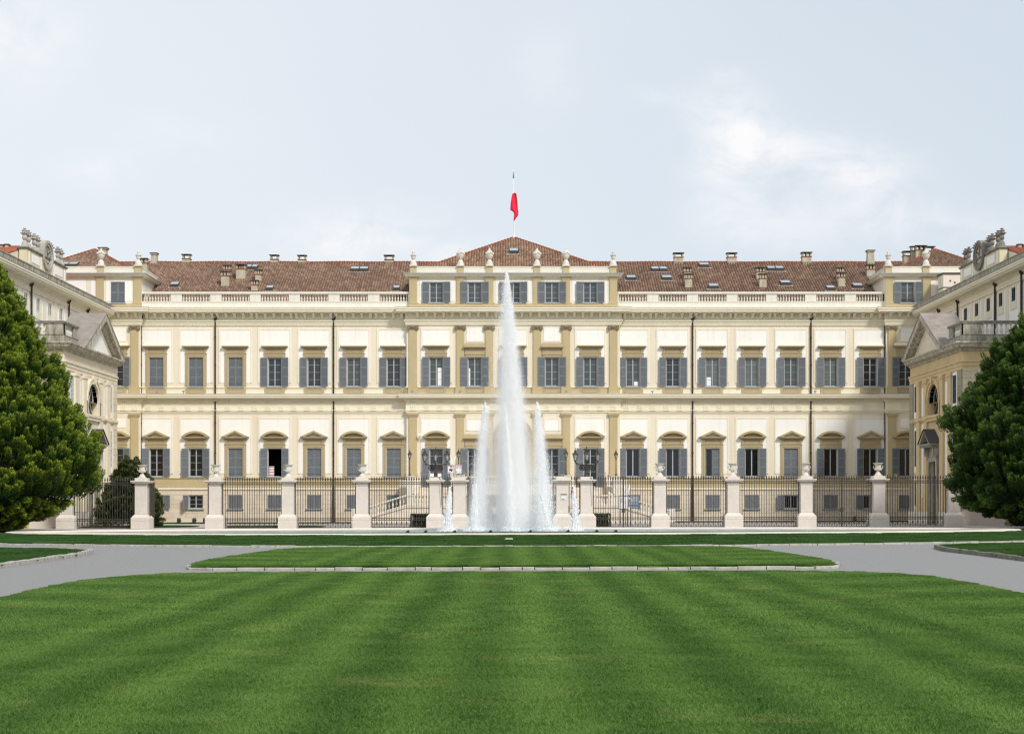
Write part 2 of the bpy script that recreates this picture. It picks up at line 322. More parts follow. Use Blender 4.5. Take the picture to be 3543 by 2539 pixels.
L(g_, gi.outputs[0], sg.inputs[0]); L(g_, _na('isp', 'BOOLEAN'), sg.inputs['Selection']); L(g_, sg.outputs[0], ip.inputs['Points']); L(g_, sg.outputs[1], ip.inputs['Instance'])
L(g_, _na('rot', 'FLOAT_VECTOR'), ip.inputs['Rotation']); L(g_, _na('scl', 'FLOAT_VECTOR'), ip.inputs['Scale']); L(g_, ip.outputs[0], go.inputs[0])
def dist_edge(x, y, P):
    d = 1e9; ins = False
    for i in range(len(P)):
        ax, ay = P[i]; bx, by = P[(i+1) % len(P)]
        if (ay > y) != (by > y) and x < (bx-ax)*(y-ay)/(by-ay)+ax: ins = not ins
        dx, dy = bx-ax, by-ay; t = max(0, min(1, ((x-ax)*dx+(y-ay)*dy)/(dx*dx+dy*dy+1e-9))); d = min(d, math.hypot(x-ax-dx*t, y-ay-dy*t))
    return d if ins else -d
def tone(x, y):
    ph = 2*PI*(x+.10*math.sin(y*.21)+.08*math.sin(y*.05+1))/1.22+.4
    s = .5+.5*math.tanh(1.6*math.sin(ph)+.55*math.sin(x*1.9+1.3)+.35*math.sin(y*.35+x))
    if abs(x) > 6.4: s = .5+.5*math.sin(2*PI*(y-.25*abs(x))/3.1)
    return max(0, min(1, s*.62+random.uniform(-.1, .12)+.18))
def lawn(P, top, segs, label, strip=False, keep=None, cat='grass'):
    """P convex polygon (counter-clockwise); segs: (ymin, ymax, patch index, grid step)"""
    n = len(P); b = MB(); ins = []
    for i in range(n):
        a = Vector(P[i-1]); c = Vector(P[i]); d = Vector(P[(i+1) % n]); e = (c-a).normalized(); f = (d-c).normalized(); nn = Vector((-e.y, e.x))+Vector((-f.y, f.x)); nn = nn/max(nn.dot(Vector((-e.y, e.x))), .3)
        ins.append(c+nn*.28)
    vs = [(x, y, gz(x)+.0) for x, y in P]+[(q.x, q.y, top+gz(q.x)) for q in ins]
    b.add(vs, [(i, (i+1) % n, (i+1) % n+n, i+n) for i in range(n)]+[tuple(range(n, 2*n))])
    tag(b.build('lawn', soil), kind='structure')
    xs = [p[0] for p in P]; ys = [p[1] for p in P]; pts = {}
    for (ya, yb, k, st) in segs:
        y = max(min(ys), ya)
        while y < min(max(ys), yb):
            x = min(xs)+random.uniform(0, st*.5)
            while x < max(xs):
                d = dist_edge(x, y, P)
                if d > (.45 if k < 2 else 1.0) and (keep is None or keep(x, y)): pts.setdefault(k, []).append((x+random.uniform(-.05, .05), y+random.uniform(-.05, .05), gz(x)+top*min(1, d/.28)-.004, d))
                x += st
            y += st
    for (ya, yb, k, st) in segs:          # finer tufts in the border zone
        lim, s3 = (.45, st/3) if k < 2 else (1.0, st/3.4); y = max(min(ys), ya)
        while y < min(max(ys), yb):
            x = min(xs)+random.uniform(0, s3)
            while x < max(xs):
                d = dist_edge(x, y, P)
                if (.05 if k < 2 else .12) < d <= lim and abs(x) < 47 and (keep is None or keep(x, y)): pts.setdefault(k, []).append((x+random.uniform(-.03, .03), y+random.uniform(-.03, .03), gz(x)+top*min(1, d/.28)-.004, .1))
                x += s3
            y += s3
    for i in range(n):                    # small tufts along the rim keep the lawn edge clean
        a = Vector(P[i]); c = Vector(P[(i+1) % n]); e = (c-a); ln = e.length; e.normalize(); nn = Vector((-e.y, e.x)); q = 0.0
        while q < ln:
            p_ = a+e*q+nn*random.uniform(.05, .2); y = p_.y; k = next((k_ for ya, yb, k_, st in segs if ya <= y < yb), None); stp = .09 if k != 2 else .22
            if k is not None and abs(p_.x) < 48 and (keep is None or keep(p_.x, p_.y)): pts.setdefault(k, []).append((p_.x, p_.y, gz(p_.x)+top*.45-.01, .01))
            q += stp
    for k, ps in pts.items():
        bv, bf, bm_ = PATCH[k]; nb = len(bv); me = bpy.data.meshes.new('grass'); me.from_pydata(bv+[p[:3] for p in ps], [], bf); me.materials.append(bm_)
        ra = me.attributes.new('rot', 'FLOAT_VECTOR', 'POINT'); sa = me.attributes.new('scl', 'FLOAT_VECTOR', 'POINT'); ta = me.attributes.new('tone', 'FLOAT', 'POINT'); ia = me.attributes.new('isp', 'BOOLEAN', 'POINT')
        rr = [0.0]*(3*nb); ss = [1.0]*(3*nb); tt = [0.0]*nb
        for p in ps:
            t = random.random(); sz = 1.0 if p[3] > .2 else ((.42 if k < 2 else .32) if p[3] > .05 else (.22 if k < 2 else .16))
            rr += [0, 0, random.uniform(-PI, PI)]; q = random.uniform(.85, 1.2); ss += [q*sz*random.choice((-1, 1)), q*sz, q*random.uniform(.8, 1.1)*(1 if sz == 1 else .8)]; tt.append(t)
        ra, sa, ta, ia = [me.attributes[q_] for q_ in ('rot', 'scl', 'tone', 'isp')]
        ra.data.foreach_set('vector', rr); sa.data.foreach_set('vector', ss); ta.data.foreach_set('value', tt); ia.data.foreach_set('value', [False]*nb+[True]*len(ps))
        o = bpy.data.objects.new('grass', me); sc.collection.objects.link(o); m = o.modifiers.new('scatter', 'NODES'); m.node_group = g_
        tag(o, label if len(pts) == 1 else label+(', nearer part' if k == 0 else ', farther part'), cat, kind='stuff')
def sym(pts): return pts+[(-x, y) for x, y in reversed(pts)]
front = sym([(8.3, 4), (8.75, 18), (8.9, 24.4), (9.15, 28), (9.1, 30), (8.75, 31.4), (8.0, 32.5), (6.5, 33.0)])
lawn(front, .085, [(6.3, 17, 0, .4), (17, 40, 1, .42)], 'broad striped mown lawn filling the foreground')
mid = sym([(7.6, 36.0), (8.3, 36.5), (8.75, 38.5), (8.85, 41), (8.7, 45), (8.4, 49.5), (7.7, 51.5), (6.2, 52.2)])
lawn(mid, .10, [(30, 60, 1, .42)], 'low striped lawn behind the front lawn, edged with stones')
def arcy(x): return 54.8+x*x/88.0
strip_p = [(x, arcy(x)) for x in range(-46, 47, 4)]+[(46, 85), (-46, 85)]
PCX, PCY, PA, PB = 0, 85.2, 30.0, 9.3
lawn(strip_p, .02, [(50, 90, 2, .95)], 'dark green lawn strip in front of the fountain pool', strip=True, keep=lambda x, y: ((x-PCX)/(PA+.9))**2+((y-PCY)/(PB+.6))**2 > 1)
isl = [(-14.3, 32), (-13.7, 37), (-13.9, 42), (-14.15, 46.5), (-14.7, 49.5), (-16.5, 51.3), (-20, 52), (-40, 53), (-40, 32)]
lawn(isl, .12, [(30, 60, 2, 1.0)], 'dark green grass island at the left edge of the road', strip=True)
isr = [(40, 32), (40, 56), (21, 55.2), (17.5, 54.2), (15.6, 52.4), (14.9, 49), (14.8, 45), (14.5, 38), (15, 32)]
lawn(isr, .12, [(30, 60, 2, 1.0)], 'dark green grass island at the right edge of the road', strip=True)
lawn([(-37.5, 129.5), (-13.5, 129.5), (-13.5, 132.3), (-37.5, 132.3)], .05, [(120, 140, 2, .9)], 'thin grass bed along the foot of the palace, left half', strip=True)
lawn([(13.5, 129.5), (37, 129.5), (37, 132.3), (13.5, 132.3)], .05, [(120, 140, 2, .9)], 'thin grass bed along the foot of the palace, right half', strip=True)
ov = [(-18.5+4.2*math.cos(t*PI/8), 107.5+3.6*math.sin(t*PI/8)) for t in range(16)]
lawn(ov, .05, [(100, 115, 2, .9)], 'small oval grass bed behind the railings left of centre', strip=True)
ov = [(-29+4.6*math.cos(t*PI/8), 110+4*math.sin(t*PI/8)) for t in range(16)]
lawn(ov, .05, [(100, 115, 2, .9)], 'grass bed around the foot of the dark yew', strip=True)
def kerb(path, h, wd, m, l0=.35, l1=.75, closed=True):
    b = MB(); P = [Vector(p) for p in path]
    if closed: P.append(P[0])
    i = 0; pos = P[0].copy(); rnd = random.Random(11); k = 0
    while i < len(P)-1:
        rem = (P[i+1]-pos).length; s = rnd.uniform(l0, l1); s = min(s, rem) if rem-s > .15 else rem
        d = (P[i+1]-pos).normalized(); q = pos+d*s; n = Vector((d.y, -d.x)); hh = h+rnd.uniform(-.012, .014); o = rnd.uniform(-.012, .012)
        a0 = pos+d*.018+n*(o+wd*.5); a1 = q-d*.008+n*(o+wd*.5); c1 = q-d*.008-n*(wd*.5); c0 = pos+d*.008-n*(wd*.5); z = gz(pos.x); t = .012
        top = [(p-(n*t if j < 2 else n*-t)) for j, p in enumerate((a0, a1, c1, c0))]
        vs = [(p.x, p.y, z-.03) for p in (a0, a1, c1, c0)]+[(p.x, p.y, z+hh-.012) for p in (a0, a1, c1, c0)]+[(p.x, p.y, z+hh) for p in top]
        b.add(vs, [(0, 1, 5, 4), (1, 2, 6, 5), (2, 3, 7, 6), (3, 0, 4, 7), (4, 5, 9, 8), (5, 6, 10, 9), (6, 7, 11, 10), (7, 4, 8, 11), (8, 9, 10, 11)])
        pos = q
        if (P[i+1]-pos).length < .02: i += 1; pos = P[i].copy()
    return tag(b.build('kerb', m), kind='structure')
kerb(mid, .065, .14, kerbm, .3, .8)
kerb([(x, arcy(x)-.05) for x in range(-46, 47, 2)], .07, .22, kerbm, .5, 1.1, closed=False)
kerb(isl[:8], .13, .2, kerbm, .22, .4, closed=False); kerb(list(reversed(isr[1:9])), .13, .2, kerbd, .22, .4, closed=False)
# ---------------------------------------------------------------- pool
def ell(a, b_, n=96): return [(PCX+a*math.cos(2*PI*i/n), PCY+b_*math.sin(2*PI*i/n)) for i in range(n)]
watm = bpy.data.materials.new('pool_water'); watm.use_nodes = True; t = watm.node_tree; p = t.nodes['Principled BSDF']
p.inputs['Roughness'].default_value = .35; p.inputs['Specular IOR Level'].default_value = .12
g = N(t, 'ShaderNodeNewGeometry'); s = N(t, 'ShaderNodeSeparateXYZ'); L(t, g.outputs['Position'], s.inputs[0])
rr_ = M(t, 'DIVIDE', M(t, 'ABSOLUTE', s.outputs[0]), 24.0, clamp=True)
n_ = N(t, 'ShaderNodeTexNoise', Scale=1.1, Detail=6.0); mp = N(t, 'ShaderNodeMapping'); mp.inputs['Scale'].default_value = (1, .35, 1); L(t, g.outputs['Position'], mp.inputs[0]); L(t, mp.outputs[0], n_.inputs[0])
c_ = MIX(t, rr_, (.20, .34, .39), (.33, .30, .255)); c_ = MIX(t, RAMP(t, n_.outputs[0], [(.42, 0.0), (.72, .55)]), c_, (.5, .55, .58)); L(t, c_, p.inputs['Base Color'])
nb_ = N(t, 'ShaderNodeTexNoise', Scale=2.6, Detail=5.0); L(t, g.outputs['Position'], nb_.inputs[0]); bp_ = N(t, 'ShaderNodeBump', Strength=.6, Distance=.12); L(t, nb_.outputs[0], bp_.inputs['Height']); L(t, bp_.outputs[0], p.inputs['Normal'])
b = MB(); b.add([(x, y, .015+gz(x)) for x, y in ell(PA-.6, PB-.55)], [tuple(range(96))]); tag(b.build('pool_water', watm), kind='structure')
poolr = thing('fountain_pool', 'huge oval pool basin with pale marble rim behind the lawn strip', 'pool', (PCX, PCY, 0))
b = MB(); A = [(ell(PA+.25, PB+.2), -.02), (ell(PA+.25, PB+.2), .09), (ell(PA+.15, PB+.1), .12), (ell(PA-.6, PB-.5), .12), (ell(PA-.65, PB-.55), .09), (ell(PA-.65, PB-.55), -.05)]
for ring_, z in A: b.v += [(x, y, z+gz(x)) for x, y in ring_]
for j in range(5): b.f += [(j*96+i, j*96+(i+1) % 96, (j+1)*96+(i+1) % 96, (j+1)*96+i) for i in range(96)]
b.build('rim', marble, poolr)
# ================================================================ WINDOW KIT  (local frame: opening bottom centre at the origin, facade plane y=0, outside is -y)
OW = .66
SH = {}
def shutter_mesh(wd, h, slat=.075):
    k = (round(wd, 2), round(h, 2))
    if k in SH: return SH[k]
    b = MB(); y0, y1 = -.022, .022; s = .06
    b.box(0, s, y0, y1, 0, h); b.box(wd-s, wd, y0, y1, 0, h)
    n = 1 if h < 1.5 else (2 if h < 2.2 else 3)
    for i in range(n+1):
        z = (h-.09)*i/n; b.box(s, wd-s, y0, y1, z, z+.09)
    z = .12; gap0 = len(b.f); b.box(s, wd-s, -.004, .004, .09, h-.09)
    while z < h-.1:
        for q in (-1, 1): b.add([(s, q*.02, z), (wd-s, q*.02, z), (wd-s, q*.006, z+.042), (s, q*.006, z+.042)], [(0, 1, 2, 3)])
        z += slat
    me = bpy.data.meshes.new('shutter'); me.from_pydata(b.v, [], b.f); me.materials.append(shut); me.materials.append(shgap)
    for q in range(gap0, gap0+6): me.polygons[q].material_index = 1
    SH[k] = me; return me
def hood(kind, root, h):
    W = 1.01
    if kind in ('flat', 'tri', 'seg'):
        b = MB(); y0 = -.09
        b.box(-W, -OW-.01, y0, .0, 0, h+.32); b.box(OW+.01, W, y0, 0, 0, h+.32); b.box(-OW-.01, OW+.01, y0, 0, h+.01, h+.32)
        b.ring(-.86, .86, 0, h+.2, .08, y0-.035, y0, False)
        b.box(-W-.03, W+.03, y0-.04, 0, h+.32, h+.38)
        b.box(-W+.04, W-.04, y0+.01, 0, h+.38, h+.84); b.ring(-.68, .68, h+.45, h+.77, .05, y0-.02, y0+.01)
        for s in (-1, 1): b.box(s*.86-.11, s*.86+.11, y0-.05, y0+.01, h+.39, h+.84); b.lathe((s*.86, y0-.06, h+.6), [(.05, 0), (.05, .01)], 6)
        b.build('surround', tan2, root)
    if kind == 'flat':
        b = MB()
        b.box(-1.08, 1.08, -.18, 0, h+.84, h+.9); b.box(-1.15, 1.15, -.28, 0, h+.9, h+.97); b.box(-1.24, 1.24, -.42, 0, h+.97, h+1.07); b.build('cornice', tan2, root)
        b = MB(); b.frus(-1.2, 1.2, -.30, .0, h+1.07, h+1.30, .13, .12); b.build('weathering', cream, root)
    if kind in ('tri', 'seg'):
        b = MB(); b.box(-1.05, 1.05, -.2, 0, h+.84, h+.9); b.box(-1.16, 1.16, -.33, 0, h+.9, h+.97); b.box(-1.27, 1.27, -.42, 0, h+.97, h+1.06)
        z = h+1.06
        if kind == 'tri':
            b.xz([(-1.3, z), (0, z+.60), (0, z+.42), (-.86, z)], -.46, 0); b.xz([(1.3, z), (.86, z), (0, z+.42), (0, z+.60)], -.46, 0)
            tp = [(-.86, z), (.86, z), (0, z+.42)]
        else:
            Ro = (1.3**2+.56**2)/(2*.56); zc = z+.56-Ro; Ri = Ro-.19; ao = math.asin(1.3/Ro); n = 14; tp = []
            for i in range(n):
                a0 = -ao+2*ao*i/n; a1 = -ao+2*ao*(i+1)/n; q = []
                for a, r_ in ((a0, Ro), (a1, Ro), (a1, Ri), (a0, Ri)): q.append((r_*math.sin(a), max(z, zc+r_*math.cos(a))))
                b.xz(q, -.46, 0)
            ai = math.acos((z-zc)/Ri); tp = [(Ri*math.sin(-ai+2*ai*i/12), zc+Ri*math.cos(-ai+2*ai*i/12)) for i in range(13)]
        b.build('pediment', tan2, root)
        b = MB(); b.xz(tp, -.06, -.02); b.build('tympanum', beige if kind == 'tri' else tan2, root)
    if kind == 'low':      # flat capped frame without shoulder brackets (narrow bays beside the centre)
        b = MB(); b.box(-.86, -OW, -.08, 0, 0, h+.2); b.box(OW, .86, -.08, 0, 0, h+.2); b.box(-OW, OW, -.08, 0, h, h+.2)
        b.frus(-.95, .95, -.12, 0, h+.2, h+.8, .1, .0); b.build('surround', tan2, root)
        b = MB(); b.box(-1.0, 1.0, -.3, 0, h+.8, h+.88); b.box(-1.06, 1.06, -.42, 0, h+.88, h+.98); b.frus(-1.0, 1.0, -.3, 0, h+.98, h+1.3, .1, .1); b.build('cornice', tan2, root)
def make_window(hk, state, h, gl, rows=4, apron=False, wd=OW):
    root_b = MB()
    y0, y1 = .16, .22
    root_b.ring(-wd, wd, 0, h, .06, y0, y1)
    if state not in ('bare',): root_b.box(-.05, .05, y0-.01, y1, .06, h-.06)
    for s in (-1, 1): root_b.ring(s*(wd-.06)/2-(wd-.06)/2+.0, s*(wd-.06)/2+(wd-.06)/2, .06, h-.06, .045, y0+.005, y1-.005) if state != 'bare' else None
    if rows > 1 and state != 'bare':
        for i in range(1, rows): root_b.box(-wd+.06, wd-.06, y0+.01, y1-.01, h*i/rows-.014, h*i/rows+.014)
    root_b.box(-wd-.12, wd+.12, -.16, .02, -.07, -.0)
    root = root_b.build('window', joinery)
    if state != 'bare':
        b = MB(); b.quad((-wd, .2, 0), (wd, .2, 0), (wd, .2, h), (-wd, .2, h)); b.build('pane', GL[gl], root)
    else:
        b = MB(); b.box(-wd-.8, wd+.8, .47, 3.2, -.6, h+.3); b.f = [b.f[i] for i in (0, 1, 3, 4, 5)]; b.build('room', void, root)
    sw = wd-.005
    def sh(side, ang, x=None):
        o = bpy.data.objects.new('shutter', shutter_mesh(sw, h-.02)); sc.collection.objects.link(o); o.parent = root
        o.location = (side*wd if x is None else x, -.05, .01); o.rotation_euler = (0, 0, ang)
        return o
    if state == 'closed':
        for s in (-1, 1):
            o = sh(s, 0 if s < 0 else PI); o.location.y = .06
    elif state in ('open', 'bare'):
        sh(-1, PI+R(random.uniform(3, 12))).location.y = -.13; sh(1, -R(random.uniform(3, 12))).location.y = -.13
    elif state == 'half':
        sh(-1, -R(-62)).location.y = .02; sh(1, PI).location.y = .06
    elif state == 'ajar':
        sh(-1, PI+R(55)).location.y = -.1
    if hk in ('flat', 'tri', 'seg', 'low'): hood(hk, root, h)
    if apron:
        b = MB(); b.box(-.95, .95, -.07, 0, -.72, -.075); b.ring(-.72, .72, -.62, -.2, .05, -.1, -.07); b.build('apron', tan2, root)
    return root
def drop(o, parent, x, y, z, rz=0):
    o.parent = parent; o.location = Vector((x, y, z))-wloc(parent); o.rotation_euler = (0, 0, rz); return o
# ================================================================ PALACE
FY = 133.0
pal = thing('palace', 'long cream and ochre palace with grey shutters, stone balustrade and tiled roof facing the fountain', 'palace', (0, FY, 0))
zA, zB = ZF(1338), ZF(1237)                    # upper opening
zC, zD = ZF(1649), ZF(1551)                    # ground floor opening
zE, zF_ = ZF(1760), ZF(1712)                   # basement opening
zG, zH = ZF(1050), ZF(977)                     # attic opening
TOPW = 19.90
bays = [q/37.0 for q in (414, 552, 689, 825.5, 961, 1098, 1235)]
CX = 0.0
upper = []; ground = []; base = []
stU = ['open', 'open', 'open', 'open', 'closed', 'closed', 'closed']
for i, x in enumerate(bays):
    upper.append((-x, 'flat', stU[i], 2, False)); upper.append((x, 'flat', 'open', 3 if i in (2, 3, 4, 5) else 0, False))
upper[-1] = (bays[6], 'flat', 'open', 1, False)
for x in (7.18, -7.18): upper.append((x, 'flat', 'open', 0, False))
for x in (3.6, -3.6): upper.append((x, 'low', 'open', 0, False))
upper.append((0, 'flat', 'open', 0, False)); upper.append((-37.0, 'flat', 'open', 1, False)); upper.append((36.6, 'flat', 'open', 1, False))
gl_ = ['closed', 'closed', 'closed', 'bare', 'closed', 'open', 'open']; gr_ = ['open', 'open', 'half', 'open', 'closed', 'open', 'open']
for i, x in enumerate(bays):
    hk = 'tri' if i % 2 == 0 else 'seg'
    ground.append((-x, hk, gl_[i], 1, 4)); ground.append((x, hk, gr_[i], 1, 1))
ground += [(-37.0, 'seg', 'open', 1, 4), (36.6, 'seg', 'open', 1, 1)]
doors = [(-7.18, 'seg', 'open', 2, 4), (7.18, 'seg', 'open', 1, 4), (-3.6, 'low', 'open', 1, 4), (3.6, 'low', 'open', 1, 4)]
bl_ = ['closed']*5+['ajar', 'open']; br_ = ['closed', 'closed', 'closed', 'closed', 'open', 'closed', 'open']
for i, x in enumerate(bays): base.append((-x, bl_[i])); base.append((x, br_[i]))
base.append((36.6, 'closed'))
ARC = 1.33; zAR = ZF(1512); zDT = 3.26
secs = [(-37.9, -34.75, -.4), (-34.75, -9.95, 0.0), (-9.95, 9.95, -.45), (9.95, 34.75, 0.0), (34.75, 37.9, -.4)]
def secy(x):
    for a, b_, y in secs:
        if a <= x <= b_: return FY+y
    return FY
hU = [(x-OW, x+OW, zA, zB) for x, *_ in upper]; hG = [(x-OW, x+OW, zC, zD) for x, *_ in ground]+[(x-OW, x+OW, zDT, zD) for x, *_ in doors]+[(-ARC, ARC, zDT, zAR)]
hB = [(x-.67, x+.67, zE, zF_) for x, *_ in base]
# the arched part of the central door is cut as narrow strips
for i in range(12):
    a = -ARC+2*ARC*i/12; c = a+2*ARC/12; hG.append((a, c, zAR-.001, zAR+math.sqrt(max(.0, ARC**2-((a+c)/2)**2)), 1))
b = MB()
for x0, x1, y in secs:
    b.sheet(x0, x1, 3.2, TOPW, FY+y, hU+hG, .35)
for x, y in ((-34.75, -.4), (34.75, -.4), (-9.95, -.45), (9.95, -.45)): b.quad((x, FY+y, 0), (x, FY, 0), (x, FY, TOPW), (x, FY+y, TOPW))
b.build('wall', beige, pal)
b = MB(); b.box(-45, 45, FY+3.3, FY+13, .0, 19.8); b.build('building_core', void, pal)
b = MB()
for x0, x1, y in secs: b.sheet(x0, x1, -.4, ZF(1697), FY+y-.06, hB, .4)
for x, y in ((-34.75, -.4), (34.75, -.4), (-9.95, -.45), (9.95, -.45)): b.quad((x, FY+y-.06, -.4), (x, FY, -.4), (x, FY, 2.95), (x, FY+y-.06, 2.95))
b.build('basement_wall', ash, pal)
fpath = [(-37.9, FY-.4), (-34.75, FY-.4), (-34.75, FY), (-9.95, FY), (-9.95, FY-.45)]
cpath = [(-9.95, FY-.45), (9.95, FY-.45)]
rpath = [(9.95, FY-.45), (9.95, FY), (34.75, FY), (34.75, FY-.4), (37.9, FY-.4)]
full = fpath+cpath[1:]+rpath[1:]
def gaps(prof, gp):     # sweeps the profile along the facade, interrupted by the door openings
    b = MB(); b.sweep(fpath[:-1]+[(-9.95, FY), (-9.95, FY-.45), (-9.95+.001, FY-.45), (-7.18-gp, FY-.45)], prof)
    for x0, x1 in ((-7.18+gp, -3.6-gp), (-3.6+gp, -ARC-.2), (ARC+.2, 3.6-gp), (3.6+gp, 7.18-gp)): b.sweep([(x0, FY-.45), (x1, FY-.45)], prof)
    b.sweep([(7.18+gp, FY-.45)]+rpath, prof); return b
gaps([(0, 3.24), (.14, 3.22), (.16, 3.05), (.1, 3.0), (.07, 2.93), (0, 2.93)], OW+.02).build('plinth_moulding', mat('plinth_cream', (.76, .68, .55), .9, (.66, .58, .45), 1.2, .6), pal)
gaps([(0, 4.15), (.05, 4.14), (.10, 4.12), (.10, 4.06), (.05, 4.03), (.05, 3.26), (0, 3.24)], OW+.02).build('ochre_band', tan, pal)
# cornices
b = MB()
b.sweep(full, [(0, 20.02), (.98, 19.92), (.98, 19.74), (.93, 19.72), (.91, 19.54), (.80, 19.52), (.78, 19.46), (.1, 19.45)])
b.sweep(full, [(.08, 19.46), (.14, 19.44), (.14, 18.86), (.24, 18.84), (.24, 18.72), (.15, 18.68), (.15, 18.52), (.10, 18.5), (.10, 18.36), (.04, 18.34), (0, 18.3)])
def modil(x, y):
    b.yz([(y-.70, 19.46), (y-.70, 19.38), (y-.55, 19.30), (y-.42, 19.08), (y-.14, 18.96), (y-.14, 19.46)], x-.11, x+.11); b.box(x-.15, x+.15, y-.74, y-.12, 19.37, 19.44)
for xb in [s*x for x in bays for s in (-1, 1)]:
    for k in (-2, -1, 0, 1, 2): modil(xb+k*.805, FY)
for x in [-8.9+i*.8091 for i in range(23)]: modil(x, FY-.45)
for s in (-1, 1):
    for k in range(4): modil(s*(35.1+k*.8), FY-.4)
b.build('main_cornice', mat('cornice_cream', (.82, .77, .62), .9, (.74, .68, .52), .8, .6, (1, 1, .5)), pal)
b = MB()
b.sweep(full, [(0, 12.02), (.74, 11.90), (.74, 11.76), (.69, 11.74), (.67, 11.58), (.55, 11.56), (.52, 11.48), (.18, 11.45)])
b.sweep(full, [(.12, 11.46), (.24, 11.44), (.24, 11.3), (.07, 11.28), (.07, 10.52), (.15, 10.5), (.15, 10.36), (.08, 10.33), (.08, 10.2), (0, 10.16)])
for x0, x1, y in secs:
    x = x0+.12
    while x < x1-.1: b.box(x, x+.11, FY+y-.36, FY+y-.2, 11.31, 11.43); x += .215
    n = round((x1-x0)/1.23); st_ = (x1-x0)/n
    for i in range(n):
        xc = x0+st_*(i+.5)
        for d in (-.17, 0, .17): b.box(xc+d-.055, xc+d+.055, FY+y-.115, FY+y-.05, 10.6, 11.2)
        b.box(xc-.26, xc+.26, FY+y-.19, FY+y-.1, 10.40, 10.49)
b.build('string_course', MAT['cornice_cream'], pal)
b = MB(); b.sweep(full, [(.5, 11.965), (.76, 11.925), (.76, 11.895), (.735, 11.895)]); b.sweep(full, [(.7, 19.965), (1.0, 19.935), (1.0, 19.905), (.975, 19.905)]); b.build('flashing', zinc, pal)
# sill courses + centre ochre band under the upper windows
b = MB(); b.sweep(full, [(0, zA-.02), (.09, zA-.03), (.09, zA-.10), (.03, zA-.13), (0, zA-.13)]); b.build('sill_course', cream, pal)
b = MB(); b.slab(-9.94, 9.94, 11.95, zA-.135, FY-.48, .03); b.build('ochre_apron_band', tan, pal)
# white field panels and their frames, one per bay
def field(x, y, hw, z0, z1, holes, fr=True, zb=None):
    b = MB(); b.slab(x-hw, x+hw, z0, z1, y-.03, .03, holes); b.build('field_panel', white, pal)
    if fr:
        b = MB(); b.ring(x-hw-.17, x+hw+.17, z0, z1+.18, .165, y-.055, y, False); b.build('panel_frame', cream, pal)
for x in [s*q for q in bays for s in (-1, 1)]:
    field(x, FY, 1.39, zA+.35, ZF(1143), hU); field(x, FY, 1.39, zC+.3, ZF(1449), hG)
for x in (-7.18, 7.18): field(x, FY-.45, 1.30, zA+.35, ZF(1143), hU); field(x, FY-.45, 1.3, 4.6, ZF(1449), hG)
field(0, FY-.45, 1.2, zA+.35, ZF(1143), hU)
for x in (-3.6, 3.6): field(x, FY-.45, .76, ZF(1183), ZF(1137), (), False); field(x, FY-.45, .62, ZF(1491), ZF(1452), ())
for s in (-1, 1): field(s*37.0, FY-.4, .87, ZF(1183), ZF(1137), (), False); field(s*37.0, FY-.4, .85, ZF(1480), ZF(1449), (), False)
# ochre pilasters
def pilaster(x, y, ionic, wd=.36):
    b = MB(); d = y
    if ionic:
        b.box(x-wd, x+wd, d-.14, d, 12.62, 17.98); b.box(x-wd-.1, x+wd+.1, d-.2, d, 12.3, 12.62); b.box(x-wd-.04, x+wd+.04, d-.17, d, 12.62, 12.75); b.box(x-wd-.12, x+wd+.12, d-.22, d, 11.96, 12.3)
    else:
        b.box(x-wd, x+wd, d-.14, d, 4.5, 9.85); b.box(x-wd-.08, x+wd+.08, d-.2, d, 4.15, 4.5); b.box(x-wd-.09, x+wd+.09, d-.2, d, 9.85, 9.97); b.box(x-wd-.16, x+wd+.16, d-.26, d, 9.97, 10.17)
    p_ = b.build('pilaster', tan, pal)
    if ionic:
        b = MB(); b.box(x-.5, x+.5, d-.3, d, 18.22, 18.34); b.box(x-.42, x+.42, d-.24, d, 17.98, 18.22)
        for s in (-1, 1):
            b.tube((x+s*.4, d-.3, 18.06), (x+s*.4, d, 18.06), .15, n=12); b.tube((x+s*.4, d-.33, 18.06), (x+s*.4, d-.3, 18.06), .07, n=8)
        b.xz([(x-.27, 18.22), (x-.15, 18.12), (x+.15, 18.12), (x+.27, 18.22)], d-.32, d-.24); b.build('capital', capm, p_)
for q in (345.5, 182.5, 82.5):
    for s in (-1, 1): pilaster(s*q/37, FY-.45, True); pilaster(s*q/37, FY-.45, False)
for s in (-1, 1): pilaster(s*35.3, FY-.4, True); pilaster(s*35.3, FY-.4, False)
# windows
PROT = {}
def place_window(key, x, y, z, rz=0, parent=pal, **kw):
    if key in PROT: o = copy_tree(PROT[key])
    else: o = make_window(*key, **kw); PROT[key] = o
    for ch in o.children:     # every leaf hangs a little differently
        if ch.name.startswith('shutter') and key[1] in ('open', 'bare'): ch.rotation_euler.z += R(random.uniform(-3, 6))*(1 if ch.location.x < 0 else -1)
    drop(o, parent, x, y, z, rz)
    for ch in o.children:          # opaque pane tints vary at random in place of real reflections
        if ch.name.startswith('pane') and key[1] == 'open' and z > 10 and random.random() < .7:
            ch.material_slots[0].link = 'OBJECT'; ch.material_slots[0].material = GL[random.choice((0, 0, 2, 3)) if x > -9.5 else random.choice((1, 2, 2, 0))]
    return o
for x, hk, st, gl, _ in upper: place_window((hk, st, zB-zA, gl, 4, True), x, secy(x), zA)
for x, hk, st, gl, rows in ground: place_window((hk, st, zD-zC, gl, rows, False), x, secy(x), zC)
for x, hk, st, gl, rows in doors: place_window((hk, st, zD-zDT, gl, rows+1, False), x, secy(x), zDT)
for x, st in base: place_window(('none', st, zF_-zE, 1, 3 if st != 'open' else 1, False, .67), x, secy(x)-.06, zE)
